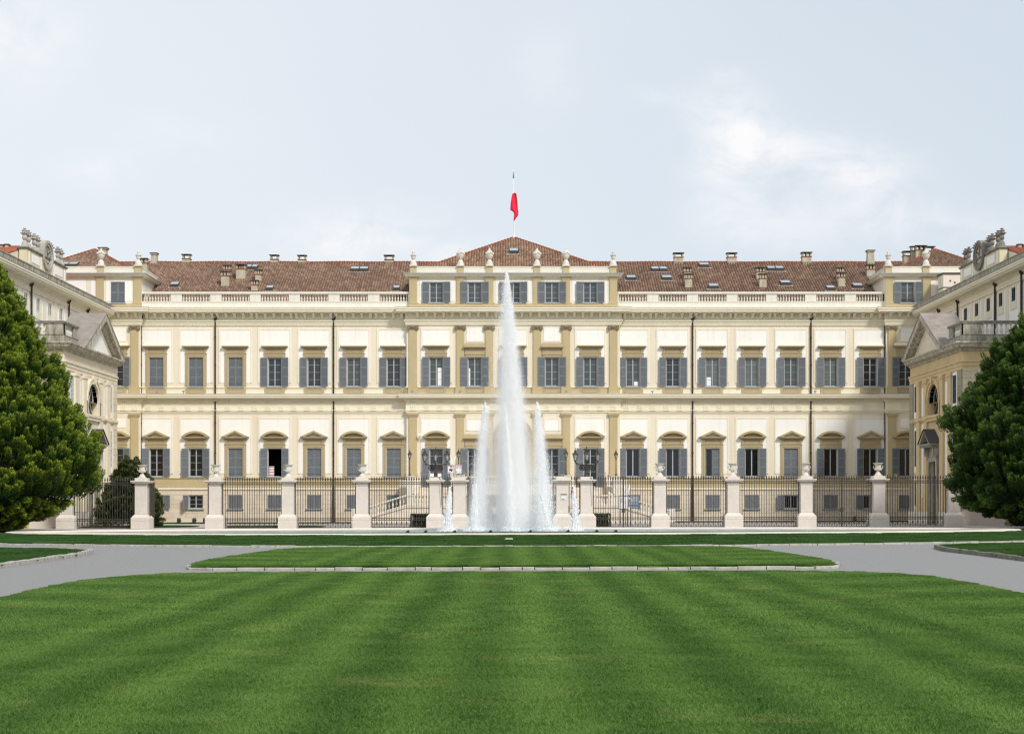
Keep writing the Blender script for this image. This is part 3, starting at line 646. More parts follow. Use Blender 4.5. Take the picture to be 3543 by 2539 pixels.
for x0, x1, x, z1 in ((.12, .52, -7.18, 1.75), (-.55, -.42, -3.6, 1.7), (.1, .5, 11.2, .5), (-.5, -.1, 18.6, .9)):      # pale strips on the panes: curtains, and light strips painted in white
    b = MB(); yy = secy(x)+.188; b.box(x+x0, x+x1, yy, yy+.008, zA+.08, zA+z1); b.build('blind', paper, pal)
# central arched door
b = MB(); b.ring(-ARC, ARC, zDT, zAR, .1, FY-.3, FY-.22); b.box(-.06, .06, FY-.31, FY-.22, zDT, zAR)
for i in range(1, 6): b.box(-ARC+.1, ARC-.1, FY-.29, FY-.24, zDT+i*.85, zDT+i*.85+.035)
for s in (-1, 1): b.box(s*.7-.04, s*.7+.04, FY-.30, FY-.23, zDT, zAR)
for i in range(12):
    a0 = PI*i/12; a1 = PI*(i+1)/12
    b.xz([(ARC*math.cos(a0), zAR+ARC*math.sin(a0)), (ARC*math.cos(a1), zAR+ARC*math.sin(a1)), ((ARC-.1)*math.cos(a1), zAR+(ARC-.1)*math.sin(a1)), ((ARC-.1)*math.cos(a0), zAR+(ARC-.1)*math.sin(a0))], FY-.3, FY-.22)
for a in (45, 90, 135): b.tube((0, FY-.26, zAR), (ARC*math.cos(R(a)), FY-.26, zAR+ARC*math.sin(R(a))), .03, n=4)
dr = b.build('door', joinery, pal)
b = MB(); b.quad((-ARC, FY-.2, zDT), (ARC, FY-.2, zDT), (ARC, FY-.2, zAR+ARC), (-ARC, FY-.2, zAR+ARC)); b.build('pane', GL[2], dr)
b = MB()
for i in range(16):
    a0 = PI*i/16; a1 = PI*(i+1)/16
    for (ro, ri, yy) in ((ARC+.45, ARC+.02, -.1), (ARC+.5, ARC+.36, -.16)):
        b.xz([(ro*math.cos(a0), zAR+ro*math.sin(a0)), (ro*math.cos(a1), zAR+ro*math.sin(a1)), (ri*math.cos(a1), zAR+ri*math.sin(a1)), (ri*math.cos(a0), zAR+ri*math.sin(a0))], FY-.45+yy, FY-.45)
for s in (-1, 1): b.box(s*(ARC+.24)-.22, s*(ARC+.24)+.22, FY-.57, FY-.45, zDT, zAR-.3); b.box(s*(ARC+.24)-.29, s*(ARC+.24)+.29, FY-.66, FY-.45, zAR-.3, zAR)
b.build('door_surround', tan2, pal)
# down pipes
for x in [-1287, -1031, -622, -366, 360, 619, 1028, 1284]:
    X = x/37+.02; y = FY-.14; b = MB()
    b.path([(X+.25, y-.3, 19.2), (X, y, 18.85), (X, y, 12.0)], .075); b.path([(X, y-.05, 11.3), (X, y, 11.0), (X, y, 4.2)], .07)
    for z in (17.2, 14.6, 12.6, 9.2, 6.4): b.tube((X, y, z), (X, y, z+.1), .10)
    b.tube((X, y, 18.75), (X, y, 19.0), .13, .17)
    if x in (-1031, -622, 619, 1028): b.tube((X, y-.06, 4.2), (X, y-.06, 3.2), .09); b.tube((X, y-.06, 3.3), (X, y-.08, 0), .11, .16)
    b.build('downpipe', pipe, pal)
# floodlights on the string course
b = MB()
for x in (-33.2, -30.7, -9.4, -4.95, 4.95, 10.4, 12.95, 28.1): b.tube((x, FY-.55, 11.95), (x, FY-.6, 12.12), .03); b.box(x-.09, x+.09, FY-.72, FY-.5, 12.1, 12.24)
b.build('cornice_spotlight', zinc, pal)
for x in (-8.55, 8.6):
    b = MB(); b.path([(x, FY-.5, 8.3), (x, FY-.8, 8.2)], .04); b.box(x-.28, x+.05, FY-.98, FY-.8, 8.05, 8.25); b.build('security_camera', paper, pal)
# parapet and balustrade
def balusters(b, x0, x1, y, z0, z1, n, ax='x', r=.075):
    h = z1-z0
    for i in range(n):
        t = (i+.5)/n; c = (x0+(x1-x0)*t, y, z0) if ax == 'x' else (y, x0+(x1-x0)*t, z0)
        b.lathe(c, [(r*.95, 0), (r*.95, h*.1), (r*.5, h*.14), (r*.95, h*.28), (r*1.0, h*.38), (r*.45, h*.68), (r*.45, h*.78), (r*.75, h*.84), (r*.5, h*.88), (r*.95, h*.92), (r*.95, h)], 8)
b = MB()
for s in (-1, 1):
    x0, x1 = (s*34.7, s*9.75) if s < 0 else (9.75, 34.7)
    b.box(x0, x1, FY+.0, FY+.45, 19.9, 20.56); b.box(x0, x1, FY-.05, FY+.5, 20.56, 20.64)
b.build('parapet', mat('parapet_plaster', (.79, .76, .68), .9, (.66, .63, .55), 1.0, .7, (1, 1, .5)), pal)
for s in (-1, 1):
    for i, x in enumerate(bays):
        X = s*x; b = MB(); lo, hi = X-1.33, X+1.33
        e1 = (bays[i+1]+x)/2-.003 if i < 6 else 34.7; e0 = (bays[i-1]+x)/2+.003 if i else 9.75
        if s < 0: e0, e1 = -e1, -e0
        b.box(e0, e1, FY-.06, FY+.5, 21.33, 21.52); b.box(e0, lo, FY+.02, FY+.43, 20.64, 21.33); b.box(hi, e1, FY+.02, FY+.43, 20.64, 21.33)
        p_ = b.build('balustrade', MAT['parapet_plaster'], pal)
        b = MB(); balusters(b, lo, hi, FY+.22, 20.64, 21.33, 10, r=.085); b.build('baluster_row', stonew, p_)
# attic over the centre
def attic(x0, x1, yb, pil, wins, panels, parent):
    hol = [(w_-OW, w_+OW, zG, zH) for w_ in wins]
    b = MB(); b.sheet(x0, x1, 19.9, 22.84, FY-.3, hol, .4); b.quad((x0, FY-.3, 19.9), (x0, yb, 19.9), (x0, yb, 23.2), (x0, FY-.3, 23.2)); b.quad((x1, FY-.3, 19.9), (x1, yb, 19.9), (x1, yb, 23.2), (x1, FY-.3, 23.2))
    b.build('attic_wall', attic_w, parent)
    b = MB(); b.box(x0+.06, x1-.06, FY+.3, yb, 19.9, 23.0); b.build('attic_core', void, parent)
    b = MB(); b.box(x0-.05, x1+.05, FY-.40, FY-.3, 19.93, 20.36)
    for p_ in pil: b.box(p_-.36, p_+.36, FY-.42, FY-.3, 20.36, 22.72); b.frus(p_-.55, p_+.55, FY-.44, FY-.3, 22.84, 22.6, .19, 0)
    for p_, q_ in zip(pil, pil[1:]):
        for e, d in ((p_+.36, .2), (q_-.36, -.2)): b.xz([(e, 20.36), (e+d, 20.36), (e, 20.56)] if d > 0 else [(e, 20.36), (e, 20.56), (e+d, 20.36)], FY-.41, FY-.3)
    b.build('attic_pilasters', tan, parent)
    b = MB()
    for a, c in panels: b.slab(a, c, 20.6, 22.5, FY-.33, .03, hol)
    b.build('attic_panels', white, parent)
    b = MB(); pth = [(x0, yb), (x0, FY-.3), (x1, FY-.3), (x1, yb)]
    b.sweep(pth, [(0, 23.2), (.52, 23.16), (.52, 23.08), (.44, 23.02), (.34, 22.9), (.1, 22.84), (0, 22.8)]); b.build('attic_cornice', MAT['cornice_cream'], parent)
    b = MB(); b.sweep(pth, [(.3, 23.175), (.55, 23.165), (.55, 23.11), (.52, 23.11)]); b.build('flashing', zinc, parent)
    b = MB(); b.sweep([(x0+.12, yb), (x0+.12, FY-.1), (x1-.12, FY-.1), (x1-.12, yb)], [(-.25, 23.16), (0, 23.16), (0, 23.78), (.04, 23.8), (.04, 23.88), (-.3, 23.88)]); b.build('attic_parapet', MAT['parapet_plaster'], parent)
    b = MB()
    for p_ in pil: b.box(p_-.3, p_+.3, FY-.22, FY+.2, 23.17, 23.8)
    b.build('parapet_pedestals', tan, parent)
    for w_, st in wins.items(): place_window(('none', st, zH-zG, 0, 4, False), w_, FY-.3, zG, parent=parent)
cp = [-9.34, -4.93, -2.22, 2.22, 4.93, 9.34]
attic(-9.7, 9.7, FY+9, cp, {-7.18: 'open', -3.6: 'open', 0: 'open', 3.6: 'open', 7.18: 'open'}, [(-8.7, -5.5), (-4.3, -2.85), (-1.6, 1.6), (2.85, 4.3), (5.5, 8.7)], pal)
attic(-46, -34.7, FY+9, [-44, -38.55, -35.05], {-36.9: 'closed'}, [(-38.0, -35.6), (-39.4, -38.95), (-41.6, -39.9), (-43.4, -42.1)], pal)
attic(34.7, 46, FY+9, [35.05, 38.55, 44], {36.8: 'open'}, [(35.6, 38.0), (38.95, 39.4), (39.9, 41.6), (42.1, 43.4)], pal)
b = MB()
for z in (20.55, 20.95): b.box(36.2, 37.4, FY-.36, FY-.33, z, z+.03)
for i in range(9): x = 36.25+i*.14; b.path([(x-.06, FY-.345, 20.57), (x+.06, FY-.345, 20.95)], .012, 4); b.path([(x+.06, FY-.345, 20.57), (x-.06, FY-.345, 20.95)], .012, 4)
b.build('window_grille', iron, pal)
# ---------------------------------------------------------------- roofs
TW = .25
def roof(name, m, parent, o, ud, W, sd_, clip, edge=True):
    """corrugated tile slope: o corner, ud unit vector along the eave, sd_ unit vector up the slope, clip(u)->(s0,s1)"""
    b = MB(); b.uv = []; o = Vector(o); ud = Vector(ud).normalized(); sd_ = Vector(sd_).normalized(); nn = ud.cross(sd_).normalized(); nn = nn if nn.z > 0 else -nn
    k = int(W/TW*4); prev = None
    for i in range(k+1):
        u_ = W*i/k; s0, s1 = clip(u_); hgt = (.0, .10, .15, .10)[i % 4]
        b.v += [tuple(o+ud*u_+sd_*s0+nn*hgt), tuple(o+ud*u_+sd_*s1+nn*hgt)]; b.uv += [(u_/TW+.001, s0/.36), (u_/TW+.001, s1/.36)]
        if i: n = len(b.v); b.f.append((n-4, n-2, n-1, n-3))
    return b.build(name, m, parent)
EZ, RZ, EY, RY = 20.6, 26.0, FY+1.0, FY+10.5
kk = (RZ-EZ)/(RY-EY); sl = Vector((0, RY-EY, RZ-EZ)); SL = sl.length
mroof = roof('roof', roofm, pal, (-46, EY, EZ), (1, 0, 0), 92, sl, lambda u_: (0, SL))
roof('rear_slope', roofm, mroof, (-46, RY*2-EY, EZ), (1, 0, 0), 92, Vector((0, -(RY-EY), RZ-EZ)), lambda u_: (0, SL))
b = MB()
x = -45.0
while x < 45: b.tube((x, RY, RZ+.03+.02*math.sin(x)), (x+.42, RY, RZ+.05+.02*math.sin(x+.4)), .12, .15, 6); x += .4
b.build('ridge_tiles', redtile, mroof)
def hiproof(x0, x1, y0, y1, ax, ay, z0, z1, m, parent):
    """pyramid roof of four slopes with hip tiles"""
    yc = ay; r_ = None
    S = Vector((0, ay-y0, z1-z0)); ln = S.length
    def cl(u_):
        X = x0+u_; f = (X-x0)/(ax-x0) if X < ax else (x1-X)/(x1-ax); return (0, max(.001, ln*min(1, f)))
    r_ = roof('roof', m, parent, (x0, y0, z0), (1, 0, 0), x1-x0, S, cl)
    for X, d in ((x0, 1), (x1, -1)):
        S2 = Vector((ax-X, 0, z1-z0)); l2 = S2.length
        def c2(u_):
            Y = y0+u_; f = (Y-y0)/(ay-y0) if Y < ay else (y1-Y)/(y1-ay); return (0, max(.001, l2*min(1, f)))
        roof('side_slope', m, r_, (X, y0, z0), (0, 1, 0), y1-y0, S2, c2)
    b = MB()
    for X in (x0, x1):
        for Y in (y0, y1):
            a = Vector((X, Y, z0+.05)); c = Vector((ax, ay, z1+.05)); n = int((c-a).length/.4)
            for i in range(n): b.tube(a.lerp(c, i/n), a.lerp(c, (i+1.05)/n), .15, .11, 6)
    b.build('hip_tiles', redtile, r_); return r_
croof = hiproof(-9.3, 9.5, FY+.3, FY+14, .07, FY+7.0, 23.45, 27.85, roofc, pal)
tl = hiproof(-45.5, -35.6, FY+.3, FY+11, -40.9, FY+6, 23.5, 26.5, roofm, pal)
tr_ = hiproof(35.6, 45.5, FY+.3, FY+11, 41.2, FY+6, 23.5, 26.5, roofm, pal)
def onroof(px, py):      # where the sight line of that pixel meets the main roof slope
    t = 0; a = (px-CXP)/FPX; c = (HOR-py)/FPX
    D = (EZ-kk*EY-EYE)/(c-kk); return a*D, D, EYE+c*D
def chimney(parent, X, Y, zb, zt, wd, style, dk=False):
    b = MB(); h = zt-zb; hw = wd/2
    if style == 'taper':
        b.frus(X-hw, X+hw, Y-hw, Y+hw, zb-.4, zt-.12, hw*.22, hw*.22); b.box(X-hw, X+hw, Y-hw, Y+hw, zt-.12, zt)
    else:
        b.box(X-hw, X+hw, Y-hw*.8, Y+hw*.8, zb-.4, zt-.5); b.box(X-hw-.04, X+hw+.04, Y-hw*.8-.04, Y+hw*.8+.04, zb+.02, zb+.08)
        nleg = 2 if style == 'cap' else 3
        for i in range(nleg):
            x = X-hw+.07+(2*hw-.14)*i/(nleg-1); b.box(x-.07, x+.07, Y-hw*.7, Y+hw*.7, zt-.46, zt-.06)
    o = b.build('chimney', chim, parent)
    if style != 'taper':
        b = MB(); b.box(X-hw-.05, X+hw+.05, Y-hw*.8-.05, Y+hw*.8+.05, zt-.5, zt-.43); b.box(X-hw-.03, X+hw+.03, Y-hw*.8-.03, Y+hw*.8+.03, zb-.02, zb+.03); b.build('tile_course', redtile, o)
        b = MB(); b.box(X-hw-.1, X+hw+.1, Y-hw*.8-.1, Y+hw*.8+.1, zt-.06, zt); b.build('cap', chimdk, o)
    else:
        b = MB(); b.box(X-hw-.05, X+hw+.05, Y-hw-.05, Y+hw+.05, zt, zt+.06); b.build('cap', chimdk, o)
    return o
for px, yt, yb, wpx, st in ((534, 878, 906, 24, 'taper'), (646, 881, 906, 27, 'cap'), (949.5, 883, 910, 26, 'cap'), (1045.5, 884, 911, 26, 'cap'), (1346.5, 884, 912, 30, 'cap'), (2347, 876, 910, 31, 'cap'), (2531, 876, 911, 31, 'cap'), (2789.6, 874, 911, 31, 'cap3'), (3011, 869, 911, 26, 'taper')):
    D = RY; chimney(pal, PX(px, D), D, RZ, PZ(yt, D), wpx*D/FPX, st)
for px, yt, yb, wpx, st in ((786, 918, 950, 23, 'cap3'), (780, 939, 992, 26, 'cap3'), (835, 916, 968, 32, 'cap'), (895, 934, 974, 21, 'cap3'), (881.5, 970, 1008, 22, 'cap3'), (2378.5, 926, 968, 25, 'cap3'), (2382, 948, 997, 24, 'cap3'), (2630, 926, 968, 27, 'cap3'), (2638.6, 948, 996, 24, 'cap3'), (2906, 926, 975, 22, 'cap3'), (2911, 944, 993, 23, 'cap3'), (3011, 917, 958, 27, 'cap3')):
    X, Y, Z = onroof(px, yb); chimney(pal, X, Y, Z, PZ(yt, Y), wpx*Y/FPX, st)
chimney(pal, PX(495, FY+3), FY+3.0, 22.2, PZ(895, FY+3), .85, 'cap3')
chimney(pal, PX(358, FY+8), FY+8, 25.0, PZ(860, FY+8), .85, 'taper')
for px, yt, wpx, st in ((3141, 862, 34, 'cap'), (3161, 847, 22, 'cap'), (3183, 848, 36, 'cap3'), (3215, 855, 31, 'cap')): chimney(pal, PX(px, FY+7.5-(px-3183)*.02), FY+7.5-(px-3183)*.02, 24.3, PZ(yt, FY+7), wpx*FY/FPX, st)
def skylight(parent, X, Y, Z, wd, n, slope, m=skyglass):
    ln = .95; sy = math.cos(math.atan(slope)); sz = math.sin(math.atan(slope)); b = MB(); hw = wd/2
    def P(x, s, hh): return (x, Y+s*sy-hh*sz*.6, Z+s*sz+hh)
    for i in range(n):
        a = X-hw+wd*i/n+.02; c = X-hw+wd*(i+1)/n-.02
        b.add([P(a, 0, 0), P(c, 0, 0), P(c, ln, 0), P(a, ln, 0), P(a, 0, .34), P(c, 0, .34), P(c, ln, .24), P(a, ln, .24)], [(0, 1, 5, 4), (1, 2, 6, 5), (2, 3, 7, 6), (3, 0, 4, 7), (4, 5, 6, 7)])
    o = b.build('skylight', chimdk, parent)
    b = MB()
    for i in range(n):
        a = X-hw+wd*i/n+.06; c = X-hw+wd*(i+1)/n-.06; b.quad(P(a, .05, .365), P(c, .05, .365), P(c, ln-.05, .265), P(a, ln-.05, .265))
    b.build('pane', m, o)
    b = MB(); b.add([P(X-hw-.28, -.3, .09), P(X+hw+.28, -.3, .09), P(X+hw+.1, .15, .1), P(X-hw-.1, .15, .1)], [(0, 1, 2, 3)]); b.build('lead_apron', zinc, o)
for px, py, wpx, n in ((602, 997, 30, 1), (869, 936, 42, 2), (1242.6, 943, 62, 2), (932, 1009, 26, 1), (1371, 1009, 24, 1), (2184.6, 973, 34, 1), (2281.6, 943, 56, 2), (2308, 973, 36, 1), (2437, 929, 35, 1), (2470, 1003, 35, 1), (2684, 941, 58, 2), (2719, 991, 36, 1), (2876, 1009, 30, 1), (2969, 1001, 34, 1)):
    X, Y, Z = onroof(px, py); skylight(pal, X, Y, Z, wpx*Y/FPX, n, kk)
skylight(pal, .05, FY+3.6, 23.45+3.3*.657, .9, 1, .65); skylight(pal, PX(240, FY+1.5), FY+1.1, 23.5+.8*.53, 1.7, 2, .53)
# ---------------------------------------------------------------- rooftop finials
FAT = [(.34, 0), (.34, .06), (.30, .1), (.28, .3), (.16, .5), (.11, .56), (.17, .6), (.22, .64), (.33, .85), (.36, 1.05), (.33, 1.2), (.26, 1.27), (.28, 1.3), (.2, 1.38), (.10, 1.44), (.08, 1.48), (.11, 1.53), (.09, 1.58), (.02, 1.63)]
SLIM = [(.33, 0), (.33, .06), (.28, .3), (.15, .48), (.1, .54), (.15, .58), (.19, .68), (.2, .78), (.22, .86), (.29, .93), (.29, .97), (.1, 1.0), (.09, 1.1), (.12, 1.2), (.1, 1.27), (.03, 1.3)]
def garland(b, X, Y, Z, r=.37):
    for k in range(4):
        a0 = k*PI/2+.3; pts = [(X+r*math.cos(a0+t*PI/2/5), Y+r*math.sin(a0+t*PI/2/5), Z-.16*math.sin(t*PI/5)) for t in range(6)]; b.path(pts, .045, 5)
def finial(kind, X, Y, Z, label, group):
    b = MB(); b.box(-.36, .36, -.36, .36, 0, .1); b.lathe((0, 0, .1), FAT if kind == 'fat' else SLIM, 14)
    if kind == 'fat': garland(b, 0, 0, 1.3)
    else:
        for s in (-1, 1): b.path([(s*.1, 0, 1.28), (s*.16, 0, 1.36), (s*.06, 0, 1.42)], .025, 5)
    o = b.build('stone_urn', stonew, loc=(X, Y, Z), smooth=False); tag(o, label, 'urn', group); return o
names = ['slim stone urn at the left end of the central attic parapet', 'fat garlanded urn, leftmost of the four on the central attic', 'fat garlanded urn just left of the attic middle', 'fat garlanded urn just right of the attic middle', 'fat garlanded urn, rightmost of the four on the central attic', 'slim stone urn at the right end of the central attic parapet']
for x, nm in zip(cp, names): finial('slim' if abs(x) > 9 else 'fat', x, FY-.0, 23.88, nm, 'urns on the attic parapets')
finial('fat', -38.55, FY, 23.88, 'fat garlanded urn on the left corner tower parapet', 'urns on the attic parapets'); finial('slim', -35.05, FY, 23.88, 'slim urn at the inner corner of the left corner tower', 'urns on the attic parapets')
finial('fat', 38.6, FY, 23.88, 'fat garlanded urn on the right corner tower parapet', 'urns on the attic parapets'); finial('slim', 35.05, FY, 23.88, 'slim urn at the inner corner of the right corner tower', 'urns on the attic parapets')
# flag
D = FY+7; fl = thing('flagpole', 'white flagpole on the apex of the central roof with a limp tricolour flag', 'flagpole', (.08, D, 27.9))
b = MB(); b.tube((.08, D, 27.7), (-.0, D, 34.6), .05, .03, 8); b.lathe((.08, D, 27.75), [(.3, 0), (.18, .12), (.1, .4), (.06, .5)], 8); b.build('pole', paper, fl)
fm = bpy.data.materials.new('flag_cloth'); fm.use_nodes = True; t = fm.node_tree; p = t.nodes['Principled BSDF']; p.inputs['Roughness'].default_value = .8
g = N(t, 'ShaderNodeNewGeometry'); s = N(t, 'ShaderNodeSeparateXYZ'); L(t, g.outputs['Position'], s.inputs[0])
L(t, RAMP(t, M(t, 'MULTIPLY', M(t, 'SUBTRACT', s.outputs[2], 30.0), .2), [(0, (.75, .015, .05)), (.445, (.75, .015, .05)), (.45, (.86, .87, .88)), (.735, (.86, .87, .88)), (.74, (.02, .38, .03)), (1, (.02, .38, .03))]), p.inputs['Base Color'])
b = MB(); prof = [(34.35, -.02, .02), (34.0, -.04, .06), (33.7, -.06, .1), (33.4, -.05, .05), (33.0, -.03, .03), (32.4, -.03, .02), (32.2, -.08, .3), (31.9, -.16, .34), (31.2, -.26, .42), (30.6, -.3, .46), (30.45, .0, .5), (30.1, .02, .5), (29.7, .04, .2), (29.5, .05, .08)]
for z, a, c in prof:
    for i in range(7): f = i/6; b.v.append((a+(c-a)*f, D-.08+.09*math.sin(f*7+z*1.3)*min(1, (c-a)*3), z-.0))
for j in range(len(prof)-1): b.f += [(j*7+i, j*7+i+1, (j+1)*7+i+1, (j+1)*7+i) for i in range(6)]
fo = b.build('flag', fm, fl); sm = fo.modifiers.new('thickness', 'SOLIDIFY'); sm.thickness = .01
# boxes inside the open shop window
t = thing('box_stack', 'stack of red and white striped boxes inside the open unglazed window', 'box stack', (-bays[3]-.42, FY+.8, zC))
b = MB(); b.box(-bays[3]-.62, -bays[3]-.2, FY+.6, FY+.95, zC-.5, zC+1.0); b.build('box', paper, t)
b = MB()
for i in range(6): b.box(-bays[3]-.625, -bays[3]-.195, FY+.595, FY+.6, zC-.35+i*.25, zC-.27+i*.25)
b.build('stripe', inkr, t)
# ================================================================ WINGS (long side buildings) and the gabled PAVILIONS in front of them
CORN = MAT['cornice_cream']; PARA = MAT['parapet_plaster']
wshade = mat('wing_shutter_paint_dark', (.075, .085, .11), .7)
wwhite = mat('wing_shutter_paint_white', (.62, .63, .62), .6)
def rev(p, s): return p if s < 0 else list(reversed(p))
VASE = [(.42, 0), (.42, .08), (.36, .12), (.33, .3), (.2, .45), (.13, .5), (.17, .54), (.25, .6), (.3, .72), (.27, .84), (.22, .9), (.27, .98), (.44, 1.08), (.44, 1.12), (.26, 1.14), (.24, 1.22), (.33, 1.3), (.33, 1.33), (.16, 1.35), (.13, 1.44), (.2, 1.5), (.2, 1.53), (.05, 1.55)]
for s in (-1, 1):
    side = 'left' if s < 0 else 'right'; XW = 37.9*s
    wg = thing('palace_wing', f'long {side} wing of the palace with streaked cornice, small shuttered windows and rooftop vases', 'building', (XW, FY-20, 0))
    path = rev([(XW, 96.0), (XW, 132.55)], s)           # inner face line; outward = towards the court
    fx = lambda o: XW-s*o                                 # a point o metres in front of the wing wall
    rz = PI/2 if s < 0 else -PI/2
    ys = [130.5-2.86*i for i in range(12)]
    MW = Matrix.Translation((XW, 0, 0)) @ Matrix.Rotation(rz, 4, 'Z')     # local x runs along the wall, local -y points into the court
    def lx(Y): return Y if s < 0 else -Y                                  # local x of a world Y
    hol = [(lx(Y)-.40, lx(Y)+.40, 17.05, 18.05) for Y in ys]
    b = MB(MW); b.sheet(min(lx(96), lx(132.55)), max(lx(96), lx(132.55)), -.2, 19.8, 0, hol, .2); b.M = None
    b.quad((XW, 96, 0), (s*50, 96, 0), (s*50, 96, 20), (XW, 96, 20)); b.build('wall', beige, wg)
    b = MB(); b.box(min(s*38.3, s*50), max(s*38.3, s*50), 96.2, 132.4, 0, 19.9); b.build('building_core', void, wg)
    b = MB(); b.sweep(path, [(0, 19.62), (.93, 19.55), (.93, 19.40), (.88, 19.38), (.86, 19.24), (.74, 19.22), (.72, 19.12), (.14, 19.10), (.14, 18.98), (0, 18.9)])
    b.sweep(path, [(0, 18.66), (.12, 18.64), (.12, 18.55), (.07, 18.53), (.07, 18.45), (.1, 18.43), (.1, 18.36), (0, 18.33)])
    b.build('cornice', CORN, wg)
    b = MB(); b.sweep(path, [(.74, 19.585), (.95, 19.57), (.95, 19.53), (.93, 19.53)]); b.build('flashing', weather, wg)
    b = MB(); b.sweep(path, [(-.1, 19.5), (.68, 19.5), (.68, 20.04), (.73, 20.06), (.73, 20.13), (-.2, 20.13)]); b.build('parapet', weather2, wg)
    b = MB(MW); fr = MB(MW); ft = MB(MW)
    for Y in ys:
        x = lx(Y); b = MB(MW); b.slab(x-1.05, x+1.05, 13.2, 18.15, -.02, .02, [(x-.42, x+.42, 17.0, 18.1)]); b.build('field_panel', white, wg); fr = MB(MW)
        fr.box(x-.66, x-.41, -.06, 0, 16.4, 18.2); fr.box(x+.41, x+.66, -.06, 0, 16.4, 18.2); fr.box(x-.41, x+.41, -.06, 0, 16.4, 17.02); fr.box(x-.41, x+.41, -.06, 0, 18.07, 18.2)
        fr.build('window_surround', cream if s < 0 else beige, wg); ft = MB(MW); ft.box(x+1.05, x+1.81, -.05, 0, 13, 18.3); ft.build('pilaster_strip', cream if s < 0 else beige, wg)
    for Y in ys:
        x = lx(Y); q = MB()
        for c in (-1, 1): q.ring(c*.2-.19, c*.2+.19, 0, .98, .05, -.03, .01)
        z = .07
        while z < .93: q.add([(-.34, -.025, z), (.34, -.025, z), (.34, .0, z+.035), (-.34, .0, z+.035)], [(0, 1, 2, 3)]); z += .12
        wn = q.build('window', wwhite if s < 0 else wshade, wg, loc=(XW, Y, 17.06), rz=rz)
        q = MB(); q.quad((-.38, .06, 0), (.38, .06, 0), (.38, .06, .98), (-.38, .06, .98)); pn = q.build('pane', void, None); pn.parent = wn; pn.location = (0, 0, 0)
    for D_ in (105.7, 111.5, 120.9, 126.3):
        X = fx(.14); b = MB(); b.path([(fx(.3), D_, 19.0), (X, D_, 18.8), (X, D_, 12)], .085); b.tube((X, D_, 18.72), (X, D_, 18.9), .10, .14); b.build('downpipe', pipe, wg)
    # clock block with vases over the wing cornice
    bx = s*38.0; y0, y1 = 111.15, 120.9
    b = MB()
    def ab(x0, x1, *r): b.box(min(x0, x1), max(x0, x1), *r)
    ab(bx, bx+s*.62, y0, y1, 19.9, 21.62); b.build('attic_block', MAT['ochre_light'] if 'ochre_light' in MAT else mat('ochre_light', (.74, .68, .50), .9, (.6, .54, .38), 1.2, .7, (1, 1, .5)), wg)
    b = MB(); ab(bx-s*.08, bx+s*.7, y0-.08, y1+.1, 21.62, 21.70); ab(bx-s*.13, bx+s*.75, y0-.13, y1+.13, 21.70, 21.78); b.build('block_coping', weather, wg)
    for a, c, e, f in [(y0+1.1, y0+2.9, 20.75, 21.4), (y1-2.9, y1-1.1, 20.75, 21.4)]+[(a, a+.25, 20.55, 21.55) for a in (y0+.35, y0+3.2, y1-.6, y1-3.35)]: b = MB(); ab(bx-s*.03, bx, a, c, e, f); b.build('block_panel', white, wg)
    cy, cz, cr = 115.8, 21.9, 1.22
    b = MB(); rg = 28
    for ro, ri, t0, t1 in ((cr, cr-.22, -.2, .3), (cr-.22, cr-.42, -.12, .3)):
        for i in range(rg):
            a0, a1 = 2*PI*i/rg, 2*PI*(i+1)/rg
            b.yz([(cy+ro*math.cos(a0), cz+ro*math.sin(a0)), (cy+ro*math.cos(a1), cz+ro*math.sin(a1)), (cy+ri*math.cos(a1), cz+ri*math.sin(a1)), (cy+ri*math.cos(a0), cz+ri*math.sin(a0))], *sorted((bx+s*t0, bx+s*t1)))
    ck = b.build('clock', vasem if s < 0 else vased, wg)
    b = MB(); b.yz([(cy+(cr-.4)*math.cos(2*PI*i/rg), cz+(cr-.4)*math.sin(2*PI*i/rg)) for i in range(rg)], *sorted((bx-s*.04, bx+s*.25))); b.build('clock_face', mat('aged_dial', (.55, .54, .48), .9, (.25, .24, .2), 2.5, .7), ck)
    b = MB()
    for i in range(12): a = 2*PI*i/12; b.tube((bx-s*.06, cy+.62*math.cos(a), cz+.62*math.sin(a)), (bx-s*.06, cy+.82*math.cos(a), cz+.82*math.sin(a)), .035, n=4)
    b.tube((bx-s*.08, cy, cz), (bx-s*.08, cy+.35, cz+.3), .03, n=4); b.tube((bx-s*.08, cy, cz), (bx-s*.08, cy-.1, cz+.62), .025, n=4); b.build('clock_marks', chimdk, ck)
    b = MB()
    for d in (-1, 1):
        pts = [(bx+s*.2, cy+d*(1.1+.9*t), 21.80+.3*math.exp(-3*t)) for t in [i/8 for i in range(6)]]; b.path(pts, .08, 6)
    b.build('clock_scroll', vasem if s < 0 else vased, ck)
    for k, (Y, nm) in enumerate(((111.5, 'nearest'), (112.4, 'second nearest'), (113.75, 'third nearest'), (114.5, 'fourth nearest'), (117.1, 'first beyond the clock'), (117.8, 'second beyond the clock'), (119.6, 'third beyond the clock'), (120.45, 'farthest'))):
        b = MB(); b.box(-.29, .29, -.29, .29, 0, .1); b.lathe((0, 0, .1), [(r_*.66, z_*.92) for r_, z_ in VASE], 10)
        for j in range(10):
            a = j*PI/5; b.path([(.27*math.cos(a), .27*math.sin(a), 1.10), (.34*math.cos(a), .34*math.sin(a), 1.17)], .025, 4); b.path([(.18*math.cos(a), .18*math.sin(a), 1.30), (.25*math.cos(a), .25*math.sin(a), 1.36)], .022, 4)
        o = b.build('stone_vase', vasem if s < 0 else vased, loc=(bx+s*.31, Y, 21.78)); tag(o, f'weathered tiered stone vase on the {side} wing roof block, {nm}', 'vase', f'vases on the {side} wing roof')
